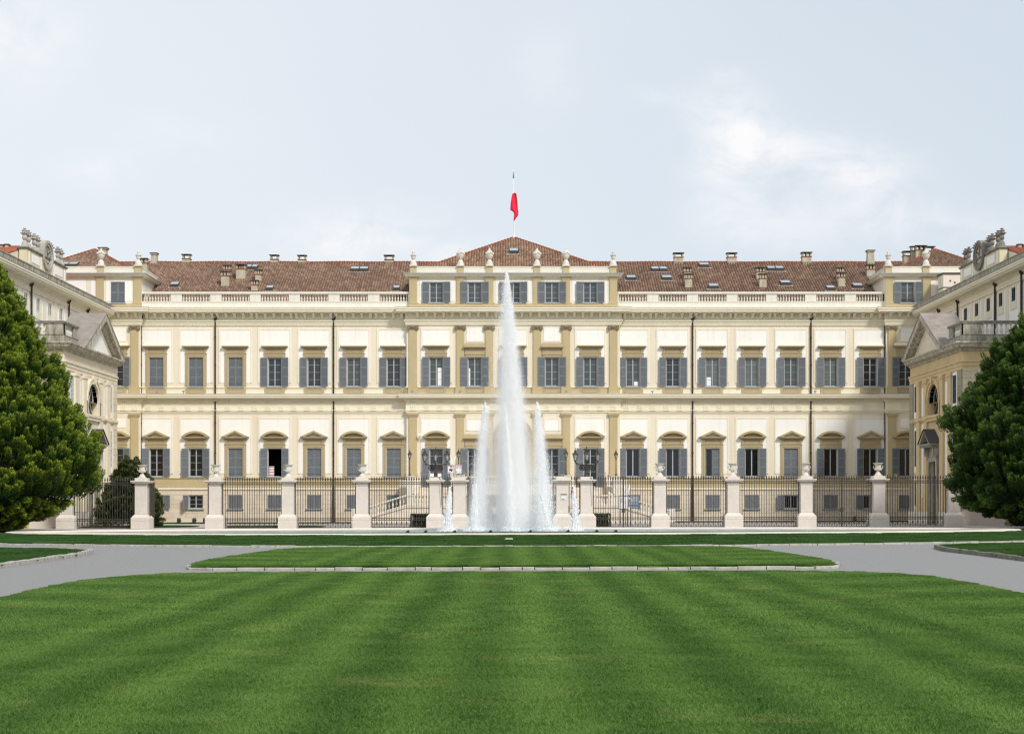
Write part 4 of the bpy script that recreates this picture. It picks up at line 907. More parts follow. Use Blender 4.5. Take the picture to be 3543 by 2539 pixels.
    # wing roof: cross ridge with its slope towards the garden, main slope towards the court
    WR, zr = 112.8, 1.65+887*112.8/FPX; S = Vector((0, WR-106.4, zr-20.15)); ln = S.length; xa, xb = 38.7, 62
    wr = roof('roof', roofr, wg, (xa if s > 0 else -xb, 106.4, 20.15), (1, 0, 0), xb-xa, S, lambda u_: (0, ln))
    roof('rear_slope', roofr, wr, (xa if s > 0 else -xb, 2*WR-106.4, 20.15), (1, 0, 0), xb-xa, Vector((0, 106.4-WR, zr-20.15)), lambda u_: (0, ln))
    b = MB(); b.yz([(106.5, 20.1), (2*WR-106.5, 20.1), (WR, zr-.03)], *sorted((s*38.72, s*38.95))); b.build('gable_end', beige, wg)
    b = MB(); b.tube((s*38.6, WR, zr+.06), (s*62, WR, zr+.06), .12, n=6); b.build('ridge_tiles', redtile, wr)
    roof('court_slope', roofr, wr, (s*38.6, 121.0, 20.3), (0, 1, 0), 11.5, Vector((s*8, 0, 1.6)), lambda u_: (0, 8.1))
    for X, Y in ((s*39.95, 112.3), (s*40.45, 112.5)):
        b = MB(); b.box(X-.14, X+.14, Y-.2, Y+.2, 21, 22.1); c_ = b.build('chimney', chim, wg); b = MB(); b.box(X-.19, X+.19, Y-.25, Y+.25, 22.1, 22.18); b.build('cap', chimdk, c_)
    if s > 0:
        b = MB(); b.box(39.4, 41.8, 130.3, 131.9, 20.3, 22.75); rb = b.build('roof_box', attic_w, wg)
        b = MB(); b.box(39.3, 41.9, 130.2, 132.0, 22.75, 22.87); b.box(39.36, 41.84, 130.25, 131.95, 21.5, 21.56)
        for i in range(5): b.box(39.95+i*.42, 40.1+i*.42, 130.28, 130.3, 22.05-i*.16, 22.2-i*.16)
        b.build('roof_box_trim', chimdk, rb)
    # ------------------------------------------------------------ pavilion
    XP = 33.0*s; YN, YFAR = 104.5, 118.2; g0 = gz(XP)
    pv = thing('gabled_pavilion', f'{side} pavilion with triangular gable, arched window and weathered balustrade beside the railings', 'pavilion', (XP, 111.4, 0))
    MP = Matrix.Translation((XP, 0, 0)) @ Matrix.Rotation(rz, 4, 'Z')
    lo, hi = min(lx(YN), lx(YFAR)), max(lx(YN), lx(YFAR)); c0 = lx(111.4)
    wins = [(lx(116.45), 9.2, 11.3), (lx(106.3), 9.2, 11.3), (lx(116.45), 4.75, 7.68), (lx(106.3), 4.75, 7.68), (lx(116.45), 1.55, 3.6), (lx(106.3), 1.55, 3.6)]
    hol = [(x-.42, x+.42, a, c) for x, a, c in wins]; AR, AZ, AS = 1.42, 9.65, 8.65
    hol += [(c0-AR, c0+AR, AS, AZ), (c0-.85, c0+.85, g0, 5.0)]
    for i in range(14):
        a = -AR+2*AR*i/14; m_ = a+AR/14; hol.append((c0+a, c0+a+AR/7, AZ-.001, AZ+math.sqrt(AR**2-m_**2), 1))
    b = MB(MP); b.sheet(lo, hi, -.3, 13.0, 0, hol, .45); b.M = None
    b.quad((XP, YN, -.3), (s*47, YN, -.3), (s*47, YN, 13.2), (XP, YN, 13.2)); b.quad((XP, YFAR, -.3), (s*47, YFAR, -.3), (s*47, YFAR, 13.2), (XP, YFAR, 13.2))
    pavm = mat('pavilion_plaster_lit', (.79, .71, .56), .9, (.68, .60, .45), .8, .7, (1, 1, .4), .25, 30) if s < 0 else mat('pavilion_plaster_shaded', (.70, .555, .32), .9, (.56, .43, .24), .8, .7, (1, 1, .4), .25, 30)  # one plaster: the right pavilion's shade is painted in as darker ochre
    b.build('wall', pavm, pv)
    b = MB(); b.box(min(XP+s*.5, s*46.9), max(XP+s*.5, s*46.9), YN+.1, YFAR-.1, 0, 13.3); b.build('building_core', void, pv)
    q1, q2 = (lo, lo+1.0), (hi-1.0, hi)
    for a, c in (q1, q2): b = MB(MP); b.box(a, c, -.09, 0, 1.1, 11.6); b.build('quoin_strip', quoin if s < 0 else quoind, pv)
    b = MB(); x0, x1 = sorted((XP, XP+s*1.1)); b.box(x0, x1, YN-.09, YN, 1.1, 11.6); b.build('quoin_strip', quoin, pv)
    b = MB(); x0, x1 = sorted((XP+s*1.1, s*46)); b.box(x0, x1, YN-.05, YN, 1.15, 11.7); b.build('front_rustication', ashlar('front_rustication_'+side, (.80, .74, .60), (.78, .72, .57), (.45, .38, .27), bw=40, rh=.62), pv)
    b = MB(MP); b.sheet(lo-.12, hi+.12, -.3, 1.1, -.14, [(c0-1.2, c0+1.2, -.3, 1.1)], .14); b.M = None
    x0, x1 = sorted((XP-s*.14, s*46)); b.box(x0, x1, YN-.16, YN, -.3, 1.12); b.build('base_course', stone, pv)
    b = MB(MP)
    for k in (-1, 1):
        b.box(c0+k*4.15-.42, c0+k*4.15+.42, -.16, 0, 1.1, 11.6); b.box(c0+k*2.1-.42, c0+k*2.1+.42, -.16, 0, 1.1, 11.6)
        b.box(c0+k*2.98-.33, c0+k*2.98+.33, -.05, 0, 1.1, 2.0)
        for zz in (8.35, 11.3): b.box(c0+k*4.15-.5, c0+k*4.15+.5, -.22, 0, zz, zz+.25); b.box(c0+k*2.1-.5, c0+k*2.1+.5, -.22, 0, zz, zz+.25)
    for a, c in ((lo, c0-AR-.25), (c0+AR+.25, hi)): b.box(a, c, -.13, 0, 8.3, 8.42); b.box(a, c, -.2, 0, 8.42, 8.58)
    b.build('pilasters', pavm, pv)
    for k in (-1, 1):
        for e, f in ((8.75, 11.0), (2.2, 8.1)): b = MB(MP); b.slab(c0+k*3.13-.30, c0+k*3.13+.30, e, f, -.03, .03); b.build('field_panel', white, pv)
    for x, a, c in wins: b = MB(MP); b.slab(x-.58, x+.58, a-.5, c+.25, -.03, .03, hol); b.build('field_panel', white, pv)
    b = MB(MP)
    for i in range(18):
        a0 = PI*i/18; a1 = PI*(i+1)/18
        for ro, ri, t in ((AR+.42, AR+.02, -.16), (AR+.48, AR+.34, -.24)):
            b.xz([(c0+ro*math.cos(a0), AZ+ro*math.sin(a0)), (c0+ro*math.cos(a1), AZ+ro*math.sin(a1)), (c0+ri*math.cos(a1), AZ+ri*math.sin(a1)), (c0+ri*math.cos(a0), AZ+ri*math.sin(a0))], t, 0)
    for k in (-1, 1): b.box(c0+k*(AR+.22)-.2, c0+k*(AR+.22)+.2, -.16, 0, AS, AZ)
    b.box(c0-AR-.55, c0+AR+.55, -.25, 0, AS-.2, AS); b.box(c0-AR-.45, c0+AR+.45, -.18, 0, AS-.45, AS-.2)
    b.xz([(c0-.16, AZ+AR), (c0+.16, AZ+AR), (c0+.24, AZ+AR+.6), (c0-.24, AZ+AR+.6)], -.34, 0)
    b.build('arch_surround', pavm, pv)
    b = MB(MP); n = 16
    for i in range(n):
        a0 = PI*i/n; a1 = PI*(i+1)/n; b.xz([(c0+AR*math.cos(a0), AZ+AR*math.sin(a0)), (c0+AR*math.cos(a1), AZ+AR*math.sin(a1)), (c0+(AR-.1)*math.cos(a1), AZ+(AR-.1)*math.sin(a1)), (c0+(AR-.1)*math.cos(a0), AZ+(AR-.1)*math.sin(a0))], .3, .36)
    b.box(c0-AR, c0+AR, .3, .36, AS, AS+.1)
    for a, c in ((-AR, AR*.5), (AR, -AR*.5), (-.5, 1.2), (.5, -1.2)): b.tube((c0+a*.9, .33, AS+.1), (c0+c*.7, .33, AZ+1.0), .03, n=4)
    b.tube((c0, .33, AS), (c0, .33, AZ+AR), .035, n=4); aw = b.build('arched_window', wwhite if s < 0 else joinery, pv)
    b = MB(MP); b.quad((c0-AR, .4, AS), (c0+AR, .4, AS), (c0+AR, .4, AZ+AR), (c0-AR, .4, AZ+AR)); b.build('pane', GL[1], aw)
    for x, a, c in wins:
        q = MB(); h = c-a
        for k in (-1, 1): q.ring(k*.205-.2, k*.205+.2, 0, h, .055, -.04, .01); q.box(k*.205-.15, k*.205+.15, -.035, .005, h*.5-.04, h*.5+.04)
        z = .08
        while z < h-.08: q.add([(-.36, -.03, z), (.36, -.03, z), (.36, .01, z+.05), (-.36, .01, z+.05)], [(0, 1, 2, 3)]); z += .095
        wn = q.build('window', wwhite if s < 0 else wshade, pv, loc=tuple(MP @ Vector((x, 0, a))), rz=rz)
        q = MB(); q.quad((-.41, .08, 0), (.41, .08, 0), (.41, .08, h), (-.41, .08, h)); pn = q.build('pane', void, None); pn.parent = wn
    b = MB(MP)      # door with consoles and a little gable
    b.box(c0-1.25, c0-.86, -.22, 0, g0, 5.3); b.box(c0+.86, c0+1.25, -.22, 0, g0, 5.3); b.box(c0-.86, c0+.86, -.22, 0, 5.0, 5.35); b.box(c0-1.2, c0+1.2, -.16, 0, 5.35, 6.1)
    for k in (-1, 1): b.box(c0+k*1.12-.16, c0+k*1.12+.16, -.5, 0, 5.45, 6.15)
    b.box(c0-1.5, c0+1.5, -.7, 0, 6.12, 6.26); b.box(c0-1.6, c0+1.6, -.85, 0, 6.26, 6.38); b.xz([(c0-1.6, 6.38), (c0, 7.5), (c0, 7.28), (c0-1.15, 6.38)], -.85, 0); b.xz([(c0+1.6, 6.38), (c0+1.15, 6.38), (c0, 7.28), (c0, 7.5)], -.85, 0)
    ds = b.build('door_surround', weather2, pv)
    b = MB(MP); b.xz([(c0-1.66, 6.4), (c0, 7.56), (c0, 7.5), (c0-1.6, 6.38)], -.92, 0); b.xz([(c0+1.66, 6.4), (c0+1.6, 6.38), (c0, 7.5), (c0, 7.56)], -.92, 0); b.build('hood_cover', darkst, ds)
    b = MB(MP); b.box(c0-.85, c0+.85, .18, .24, g0, 5.0)
    for k in (-1, 1):
        for z0, z1 in ((.3, 1.8), (2.0, 3.2), (3.4, 4.7)): b.ring(c0+k*.43-.34, c0+k*.43+.34, z0, z1, .06, .15, .18)
    b.build('door', wshade, pv)
    # entablature, gable, balustrade
    xi = XP; epath = [(xi, YFAR), (xi, YN), (s*47, YN)] if s > 0 else [(s*47, YN), (xi, YN), (xi, YFAR)]
    b = MB(); b.sweep(epath, [(0, 12.25), (.2, 12.22), (.2, 12.12), (.12, 12.08), (.12, 11.85), (.07, 11.83), (.07, 11.6), (0, 11.58)]); b.build('architrave', pavm, pv)
    b = MB(); b.sweep(epath, [(0, 13.62), (.66, 13.58), (.66, 13.46), (.58, 13.4), (.5, 13.22), (.42, 13.16), (.15, 13.1), (.1, 12.95), (0, 12.9)]); b.build('cornice', cornw, pv)
    gy0, gya, gy1, gz0, gz1 = 107.5, 113.0, 118.5, 13.55, 16.75
    b = MB(); X0, X1 = sorted((XP-s*.68, XP+s*1.75)); f0, f1 = sorted((XP-s*.68, XP+s*.0))
    b.yz([(gy0, gz0), (gya, gz1), (gya, gz1-.5), (gy0+.95, gz0)], f0, f1); b.yz([(gy1, gz0), (gy1-.95, gz0), (gya, gz1-.5), (gya, gz1)], f0, f1)
    b.yz([(gy0+.5, gz0+.0), (gya, gz1-.28), (gya, gz1-.62), (gy0+1.2, gz0)], *sorted((XP-s*.4, XP))); b.yz([(gy1-.5, gz0), (gy1-1.2, gz0), (gya, gz1-.62), (gya, gz1-.28)], *sorted((XP-s*.4, XP)))
    gb = b.build('gable', cornw, pv)
    b = MB(); k_ = .62; ym, zm = 113.0, gz0
    for (A1, A2), (B1, B2) in (((gy0+2.0, zm+.28), (ym, gz1-1.15)), ((gy1-2.0, zm+.28), (ym, gz1-1.15))):
        b.yz([(A1, A2), (B1, B2), (B1, B2+.14), (A1+(.25 if A1 > ym else -.25), A2)], *sorted((XP-s*.07, XP)))
    b.yz([(gy0+2.0, zm+.18), (gy1-2.0, zm+.18), (gy1-2.0, zm+.28), (gy0+2.0, zm+.28)], *sorted((XP-s*.07, XP))); b.build('gable_moulding', cream, gb)
    b = MB(); b.yz([(gy0+.9, gz0), (gy1-.9, gz0), (gya, gz1-.5)], *sorted((XP-s*.02, XP+s*1.6))); b.build('gable_field', white if s < 0 else beige, gb)
    b = MB(); X0, X1 = sorted((XP-s*.72, XP+s*2.1)); b.yz([(gy0-.08, gz0+.04), (gya, gz1+.10), (gya, gz1), (gy0, gz0-.02)], X0, X1); b.yz([(gy1+.08, gz0+.04), (gy1, gz0-.02), (gya, gz1), (gya, gz1+.10)], X0, X1)
    b.build('gable_roof', mat('sheet_covering', (.40, .36, .33), .8, (.20, .17, .15), 1.6, .8, bump=.4, bscale=12), gb)
    bp0 = YN+.15; xb0 = XP+s*.1
    b = MB()
    bpath = [(xb0, 108.2), (xb0, bp0), (s*47, bp0)] if s > 0 else [(s*47, bp0), (xb0, bp0), (xb0, 108.2)]
    b.sweep(bpath, [(-.35, 13.55), (.0, 13.55), (.0, 14.12), (.05, 14.16), (-.35, 14.16)]); b.sweep(bpath, [(-.38, 14.98), (.07, 14.98), (.07, 15.05), (-.38, 15.05)])
    for Y0, Y1 in ((bp0, 105.3), (107.1, 108.1)): b.box(*sorted((xb0, xb0+s*.35)), Y0, Y1, 14.16, 14.98)
    for a in (33.1, 38.6, 44.1): b.box(*sorted((s*a, s*(a+1.3))), bp0+.003, bp0+.35, 14.16, 14.98)
    bl = b.build('balustrade', weather2, pv)
    b = MB(); b.sweep(bpath, [(-.42, 15.05), (.11, 15.05), (.12, 15.13), (.06, 15.17), (-.4, 15.17)]); b.build('balustrade_rail', weather, bl)
    b = MB(); balusters(b, 105.35, 107.05, xb0+s*.18, 14.16, 14.98, 6, 'y', .1); b.build('baluster_row', stonew, bl)
    for a in (34.4, 39.9): b = MB(); balusters(b, s*a, s*(a+4.2), bp0+.18, 14.16, 14.98, 12, 'x', .12); b.build('baluster_row', stonew, bl)
    b = MB(); b.box(*sorted((XP+s*.3, s*47)), YN+.3, YFAR, 13.5, 13.7); b.build('terrace_slab', zinc, pv)
    if s < 0:
        b = MB(); b.box(-36.9, -35.55, YN-.22, YN-.17, gz(-36), 2.9); b.box(-36.27, -36.18, YN-.24, YN-.22, gz(-36), 2.9); b.build('side_door', mat('yellow_paint', (.55, .46, .16), .7), pv)
# ================================================================ RAILINGS, PILLARS
FD = 102.1; PXM = FPX/FD
pill = [234, 492, 747, 998, 1254, 1508, 1590, 1945, 2029, 2282, 2535, 2787, 3038, 3296]
PXs = [(p_-CXP)/PXM for p_ in pill]; HP = 3.62
names = ['partly hidden under the left conifer', 'beside the dark yew', 'right of the open left gate', 'between the second and third urns of the left half', 'just left of the left curving stair', 'carrying the left triple lantern, plain top', 'left post of the central gate', 'right post of the central gate, with a paper notice on it', 'carrying the right triple lantern, plain top', 'just right of the two notice boards', 'fourth from the right', 'third from the right, before the closed side gate', 'second from the right', 'at the right pavilion, half behind the right conifer']
for i, X in enumerate(PXs):
    z = gz(X); b = MB(); y0 = FD
    def sq(h, *r): b.box(-h, h, -h, h, *r)
    sq(.66, -.1, .55); b.frus(-.66, .66, -.66, .66, .55, .78, .0, 0); b.frus(-.645, .645, -.645, .645, .78, 1.02, .2, .2); sq(.43, 1.02, 3.02); sq(.465, 3.02, 3.07); sq(.43, 3.07, 3.24); b.frus(-.62, .62, -.62, .62, 3.24, 3.32, .0, .0); sq(.68, 3.32, 3.42); sq(.44, 3.42, HP)
    o = b.build('gate_pillar', stone, loc=(X, y0, z)); tag(o, 'square pale stone railing pillar '+names[i], 'pillar', 'stone pillars of the railings')
    o.modifiers.new('bevel', 'BEVEL').width = .02
URN = [(.24, 0), (.24, .05), (.2, .1), (.1, .24), (.08, .3), (.12, .33), (.2, .36), (.24, .42), (.25, .5), (.21, .52), (.22, .7), (.27, .8), (.36, .84), (.37, .88), (.33, .88), (.2, .7)]
un = ['on the pillar next to the dark yew', 'on the pillar right of the open left gate', 'on the pillar before the fourth ground floor window from the left', 'on the pillar before the sixth ground floor window from the left', 'on the pillar just right of the notice boards', 'on the pillar before the second downpipe of the right half', 'on the pillar left of the closed side gate', 'on the rightmost urn pillar beside the shaded pavilion']
for k, i in enumerate((1, 2, 3, 4, 9, 10, 11, 12)):
    X = PXs[i]; b = MB(); b.box(-.26, .26, -.26, .26, 0, .06); b.lathe((0, 0, .06), URN, 14)
    for j in range(14): a = 2*PI*j/14; b.tube((.22*math.cos(a), .22*math.sin(a), .42), (.25*math.cos(a), .25*math.sin(a), .58), .035, .03, 4)
    for sx in (-1, 1): b.path([(sx*.2, 0, .5), (sx*.33, 0, .56), (sx*.34, 0, .7), (sx*.26, 0, .76)], .025, 5)
    o = b.build('garden_urn', stonew, loc=(X, FD, gz(X)+HP)); tag(o, 'white stone cup urn '+un[k], 'urn', 'urns on the railing pillars')
def railing(x0, x1, name, label, cat='fence', mid=None, loc=None, rz=0, parent=None):
    """spear-topped iron panel from x0 to x1 (local x), standing on z=0"""
    r_ = thing(name, label, cat, loc, rz, 'iron railing panels')
    n = max(2, round((x1-x0)/.178)); st_ = (x1-x0)/n; B = .018
    pk = MB(); ra = MB(); rg = MB()
    for i in range(n+1):
        x = x0+st_*i; e = (i in (0, n)); bb = .028 if e else B
        pk.box(x-bb, x+bb, -bb, bb, .03, 3.42 if not e else 3.3)
        if not e:
            for zz in (3.38,): pk.add([(x, 0, 3.72), (x-.06, 0, 3.47), (x+.06, 0, 3.47), (x, -.03, 3.45), (x, .03, 3.45), (x, 0, 3.36)], [(0, 1, 3), (0, 3, 2), (0, 2, 4), (0, 4, 1), (5, 3, 1), (5, 2, 3), (5, 4, 2), (5, 1, 4)])
        if i < n:
            xc = x+st_/2
            for zz in (3.205, .62):
                q = [(xc+.062*math.cos(a*PI/4), 0, zz+.062*math.sin(a*PI/4)) for a in range(9)]; rg.path(q, .013, 4)
        if i % 2 == 0 and i < n-1:
            rg.path([(x+st_*.15, 0, .05), (x+st_, 0, .5), (x+st_*1.85, 0, .05)], .013, 4); rg.path([(x+st_*.6, 0, .05), (x+st_, 0, .5), (x+st_*1.4, 0, .05)], .010, 4)
    for zz in (.04, .54, .70, 3.12, 3.29): ra.box(x0, x1, -.02, .02, zz-.018, zz+.018)
    ra.box(x0-.02, x0+.02, -.045, .045, 0, .2)
    pk.build('bars', iron, r_, loc=loc); ra.build('rails', iron, r_, loc=loc); rg.build('scrollwork', iron, r_, loc=loc)
    if mid is not None:
        b = MB(); b.box(mid-.05, mid+.05, -.05, .05, 0, 3.45); b.box(mid-.11, mid+.11, -.07, .07, 1.05, 1.35); b.lathe((mid, 0, 3.45), [(.05, 0), (.07, .06), (.02, .16)], 6); b.build('lock_post', iron, r_, loc=loc)
    return r_
pn = {0: 'fence panel in front of the dark yew', 2: 'first full fence panel right of the open gate', 3: 'fence panel before the long left downpipe foot', 4: 'fence panel in front of the left curving stair', 5: 'narrow fence panel between the left lantern pillar and the gate post', 7: 'narrow fence panel between the right gate post and lantern pillar', 8: 'fence panel in front of the notice boards', 9: 'fence panel before the right downpipe foot', 10: 'fence panel before the open barred basement window', 11: 'closed double side gate with a lock post in the middle', 12: 'fence panel before the shaded pavilion end'}
for i in range(13):
    a, c = PXs[i]+.5, PXs[i+1]-.5
    if i in (1, 6): continue
    xm = (a+c)/2; h = (c-a)/2
    railing(-h, h, 'iron_gate' if i == 11 else 'iron_railing', 'dark iron '+pn[i], 'gate' if i == 11 else 'fence', mid={11: 0.0, 8: 0.02}.get(i), loc=(xm, FD, gz(xm)))
railing(0, 2.35, 'iron_gate', 'open iron gate leaf seen edge-on beside the yew pillar', 'gate', loc=(PXs[1]+.56, FD, gz(PXs[1])), rz=R(97))
railing(0, 2.35, 'iron_gate', 'open iron gate leaf seen edge-on at the second urn pillar', 'gate', loc=(PXs[2]-.56, FD, gz(PXs[2])), rz=R(100))
railing(0, 3.1, 'iron_gate', 'open left leaf of the central gate, edge-on behind the spray', 'gate', loc=(PXs[6]+.56, FD, gz(PXs[6])), rz=R(86))
railing(-3.05, 0, 'iron_gate', 'closed right leaf of the central gate behind the spray', 'gate', mid=-.12, loc=(PXs[7]-.5, FD, gz(PXs[7])))
# ================================================================ PERRON (double stair and terrace)
pr = thing('perron', 'pale stone double staircase and balustraded terrace at the palace centre', 'staircase', (0, 128, 0))
PY0 = 127.0
b = MB()
b.sheet(-4.9, 4.9, 0, 3.2, PY0, [(-4.2, 4.2, -.1, 2.5)], 2.6); b.box(-4.9, 4.9, PY0-.06, PY0+.0, 3.2, 3.34); b.quad((-4.9, PY0+2.6, 0), (4.9, PY0+2.6, 0), (4.9, PY0+2.6, 3.2), (-4.9, PY0+2.6, 3.2))
b.box(-10.2, 10.2, 131.6, 132.45, 0, 3.2)
b.box(-4.9, 4.9, PY0+.02, 132.4, 3.02, 3.235)
for s in (-1, 1):
    b.box(*sorted((s*4.9, s*10.2)), 130.3, 132.4, 0, 3.225)                         # upper landing before the side doors
    b.box(*sorted((s*9.0, s*10.3)), 128.4, 132.3, 0, 3.9)                        # solid flank wall
    b.box(*sorted((s*4.95, s*9.3)), 124.0, 127.2, 0, 1.55)                         # lower landing
    b.box(*sorted((s*4.9, s*9.35)), 123.9, 124.0, 1.38, 1.5)
    for k in range(10):
        y = 127.2+k*.31; b.box(*sorted((s*5.6, s*8.5)), y, 130.32, 1.5+k*.165, 1.7+k*.165+.008)
    for a in (5.35, 8.75): b.yz([(126.9, 1.5), (126.9, 2.6), (130.3, 4.15), (131.2, 4.15), (131.2, 1.5)], *sorted((s*(a-.27), s*(a+.27))))
    b.xz([(s*9.3, 0), (s*14.2, 0), (s*9.3, 1.55)], 124.0, 127.2)                   # outer ramp
    b.xz([(s*9.36, 1.38), (s*9.36, 1.5), (s*14.1, .12), (s*14.1, 0)], 123.9, 123.999)
b.build('masonry', ashlar('perron_stone', (.74, .66, .55), (.71, .63, .52), (.50, .43, .34), bw=1.6, rh=.5), pr)
b = MB()
for s in (-1, 1):
    b.box(*sorted((s*5.0, s*9.25)), 124.0, 124.3, 1.56, 1.68); b.box(*sorted((s*4.95, s*9.3)), 123.96, 124.34, 2.38, 2.52)
    b.box(*sorted((s*4.95, s*5.3)), 124.02, 124.28, 1.68, 2.38); b.box(*sorted((s*8.7, s*9.3)), 124.02, 124.28, 1.68, 2.38)
    b.xz([(s*9.31, 2.38), (s*9.31, 2.52), (s*13.6, 1.2), (s*13.6, 1.06)], 123.96, 124.34); b.xz([(s*9.31, 1.56), (s*9.31, 1.68), (s*13.6, .36), (s*13.6, .24)], 124.0, 124.3); b.box(*sorted((s*13.6, s*14.1)), 123.95, 124.35, 0, 1.3)
b.box(-4.6, 4.6, PY0, PY0+.3, 3.34, 3.46); b.box(-4.65, 4.65, PY0-.04, PY0+.34, 4.03, 4.17)
for s in (-1, 1):
    for a in (4.9,): b.box(s*a-.32, s*a+.32, PY0-.1, PY0+.45, 0, 4.17); b.box(s*a-.38, s*a+.38, PY0-.15, PY0+.5, 4.17, 4.27)
    b.box(s*9.2-.32, s*9.2+.32, PY0-.1, PY0+.45, 0, 4.1); b.box(s*9.2-.38, s*9.2+.38, PY0-.15, PY0+.5, 4.1, 4.2)
bl = b.build('balustrade', stonew, pr)
b = MB(); balusters(b, -4.5, 4.5, PY0+.15, 3.46, 4.03, 30, r=.085); b.build('baluster_row', stonew, bl)
for s in (-1, 1):
    b = MB(); balusters(b, s*5.35, s*8.65, 124.15, 1.68, 2.38, 11, r=.09); b.build('baluster_row', stonew, bl); b = MB()
    for i in range(13): t_ = (i+.5)/13; x = s*(9.4+4.15*t_); z = 1.68-1.32*t_; b.lathe((x, 124.15, z-.01), [(.07, 0), (.04, .1), (.09, .25), (.04, .5), (.07, .62), (.07, .7)], 7)
    b.build('baluster_row', stonew, bl)
# ================================================================ LAMPS
def lantern(b, g, x, y, z, w0, w1, h, hx=6):
    """six-sided glazed lantern, bottom at z"""
    for i in range(hx):
        a = 2*PI*i/hx+.2; a2 = 2*PI*(i+1)/hx+.2
        b.tube((x+w0*math.cos(a), y+w0*math.sin(a), z), (x+w1*math.cos(a), y+w1*math.sin(a), z+h), .016, n=4)
        b.tube((x+w1*1.15*math.cos(a), y+w1*1.15*math.sin(a), z+h), (x+w1*1.15*math.cos(a2), y+w1*1.15*math.sin(a2), z+h), .025, n=4); b.tube((x+w0*math.cos(a), y+w0*math.sin(a), z), (x+w0*math.cos(a2), y+w0*math.sin(a2), z), .02, n=4)
    b.lathe((x, y, z+h), [(w1*1.2, 0), (w1*.8, .09), (w1*.35, .14), (w1*.42, .2), (w1*.6, .22), (w1*.2, .27), (w1*.12, .33), (.03, .42), (.01, .46)], hx)
    b.lathe((x, y, z-.12), [(.03, 0), (w0*.7, .06), (w0, .12)], hx)
    g.lathe((x, y, z+.01), [(w0*.9, 0), (w1*.9, h-.02)], hx)
for s, nm in ((-1, 'left'), (1, 'right')):
    X = PXs[5] if s < 0 else PXs[8]; Z = gz(X)+HP
    t = thing('street_lamp', f'ornate black triple-arm lantern standing on the {nm} lantern pillar', 'street lamp', (X, FD, Z), 0, 'triple lanterns')
    b = MB(); b.lathe((X, FD, Z), [(.22, 0), (.2, .08), (.1, .2), (.13, .3), (.07, .4), (.07, .8), (.1, .86), (.06, .95), (.05, 1.1)], 10)
    for d in (-1, 1):
        for k in range(3): 
            c = (X+d*(.3+.0*k), FD, Z+.66); r_ = .22-.07*k; b.path([(c[0]+r_*math.cos(a*PI/6), c[1]+.04*(k-1), c[2]+r_*math.sin(a*PI/6)) for a in range(13)], .028, 5)
        for k in range(6): a = k*PI/3; b.path([(X+d*.3, FD, Z+.66), (X+d*.3+.2*math.cos(a), FD, Z+.66+.2*math.sin(a))], .03, 4)
        b.path([(X, FD, Z+.85), (X+d*.4, FD, Z+.86), (X+d*.72, FD, Z+.93), (X+d*.8, FD, Z+1.02)], .03, 6); b.lathe((X+d*.70, FD, Z+.88), [(.02, 0), (.075, .05), (.075, .1), (.02, .15)], 8)
    b.path([(X, FD-.02, Z+.85), (X, FD-.5, Z+.9), (X, FD-.55, Z+1.05)], .03, 6)
    b.build('bracket_stem', iron, t); 
    for dx, dy, dz in ((-.8, 0, 0), (.8, 0, 0), (0, -.55, .0), (0, 0, .12)):
        b = MB(); g = MB(); lantern(b, g, X+dx, FD+dy, Z+1.16+dz, .09, .19, .46); h = b.build('lantern', iron, t); g.build('glass', lampglass, h)
    b = MB(); b.path([(X+.1*s, FD-.05, Z+.02), (X+.3, FD-.5, Z-.05), (X+.44, FD-.68, Z-.4), (X+.44, FD-.55, Z-2.0)], .02, 5); b.build('cable', iron, t)
    if s < 0:
        for d in (-1, 1):
            b = MB(); b.box(X+d*.27-.13, X+d*.27+.13, FD-.14, FD+.02, Z+.05, Z+.28); b.box(X+d*.27-.03, X+d*.27+.03, FD-.02, FD+.04, Z, Z+.06); b.build('floodlight', paper, t)
for X, nm in ((-9.26, 'outer post of the left stair'), (-4.9, 'left end post of the terrace'), (4.72, 'right end post of the terrace'), (9.18, 'outer post of the right stair')):
    Zb = 4.2 if abs(X) > 6 else 4.27
    t = thing('street_lamp', 'slim single black lantern on the '+nm, 'street lamp', (X, PY0+.15, Zb), 0, 'single lanterns on the perron')
    b = MB(); b.lathe((X, PY0+.15, Zb), [(.13, 0), (.12, .06), (.06, .15), (.045, .3), (.035, 1.35), (.07, 1.42), (.03, 1.48), (.03, 1.6)], 8); b.build('post', iron, t)
    b = MB(); g = MB(); lantern(b, g, X, PY0+.15, Zb+1.62, .10, .17, .32); b.lathe((X, PY0+.15, Zb+1.94), [(.17, 0), (.13, .13), (.05, .2)], 6); h = b.build('lantern', iron, t); g.build('glass', lampglass, h)
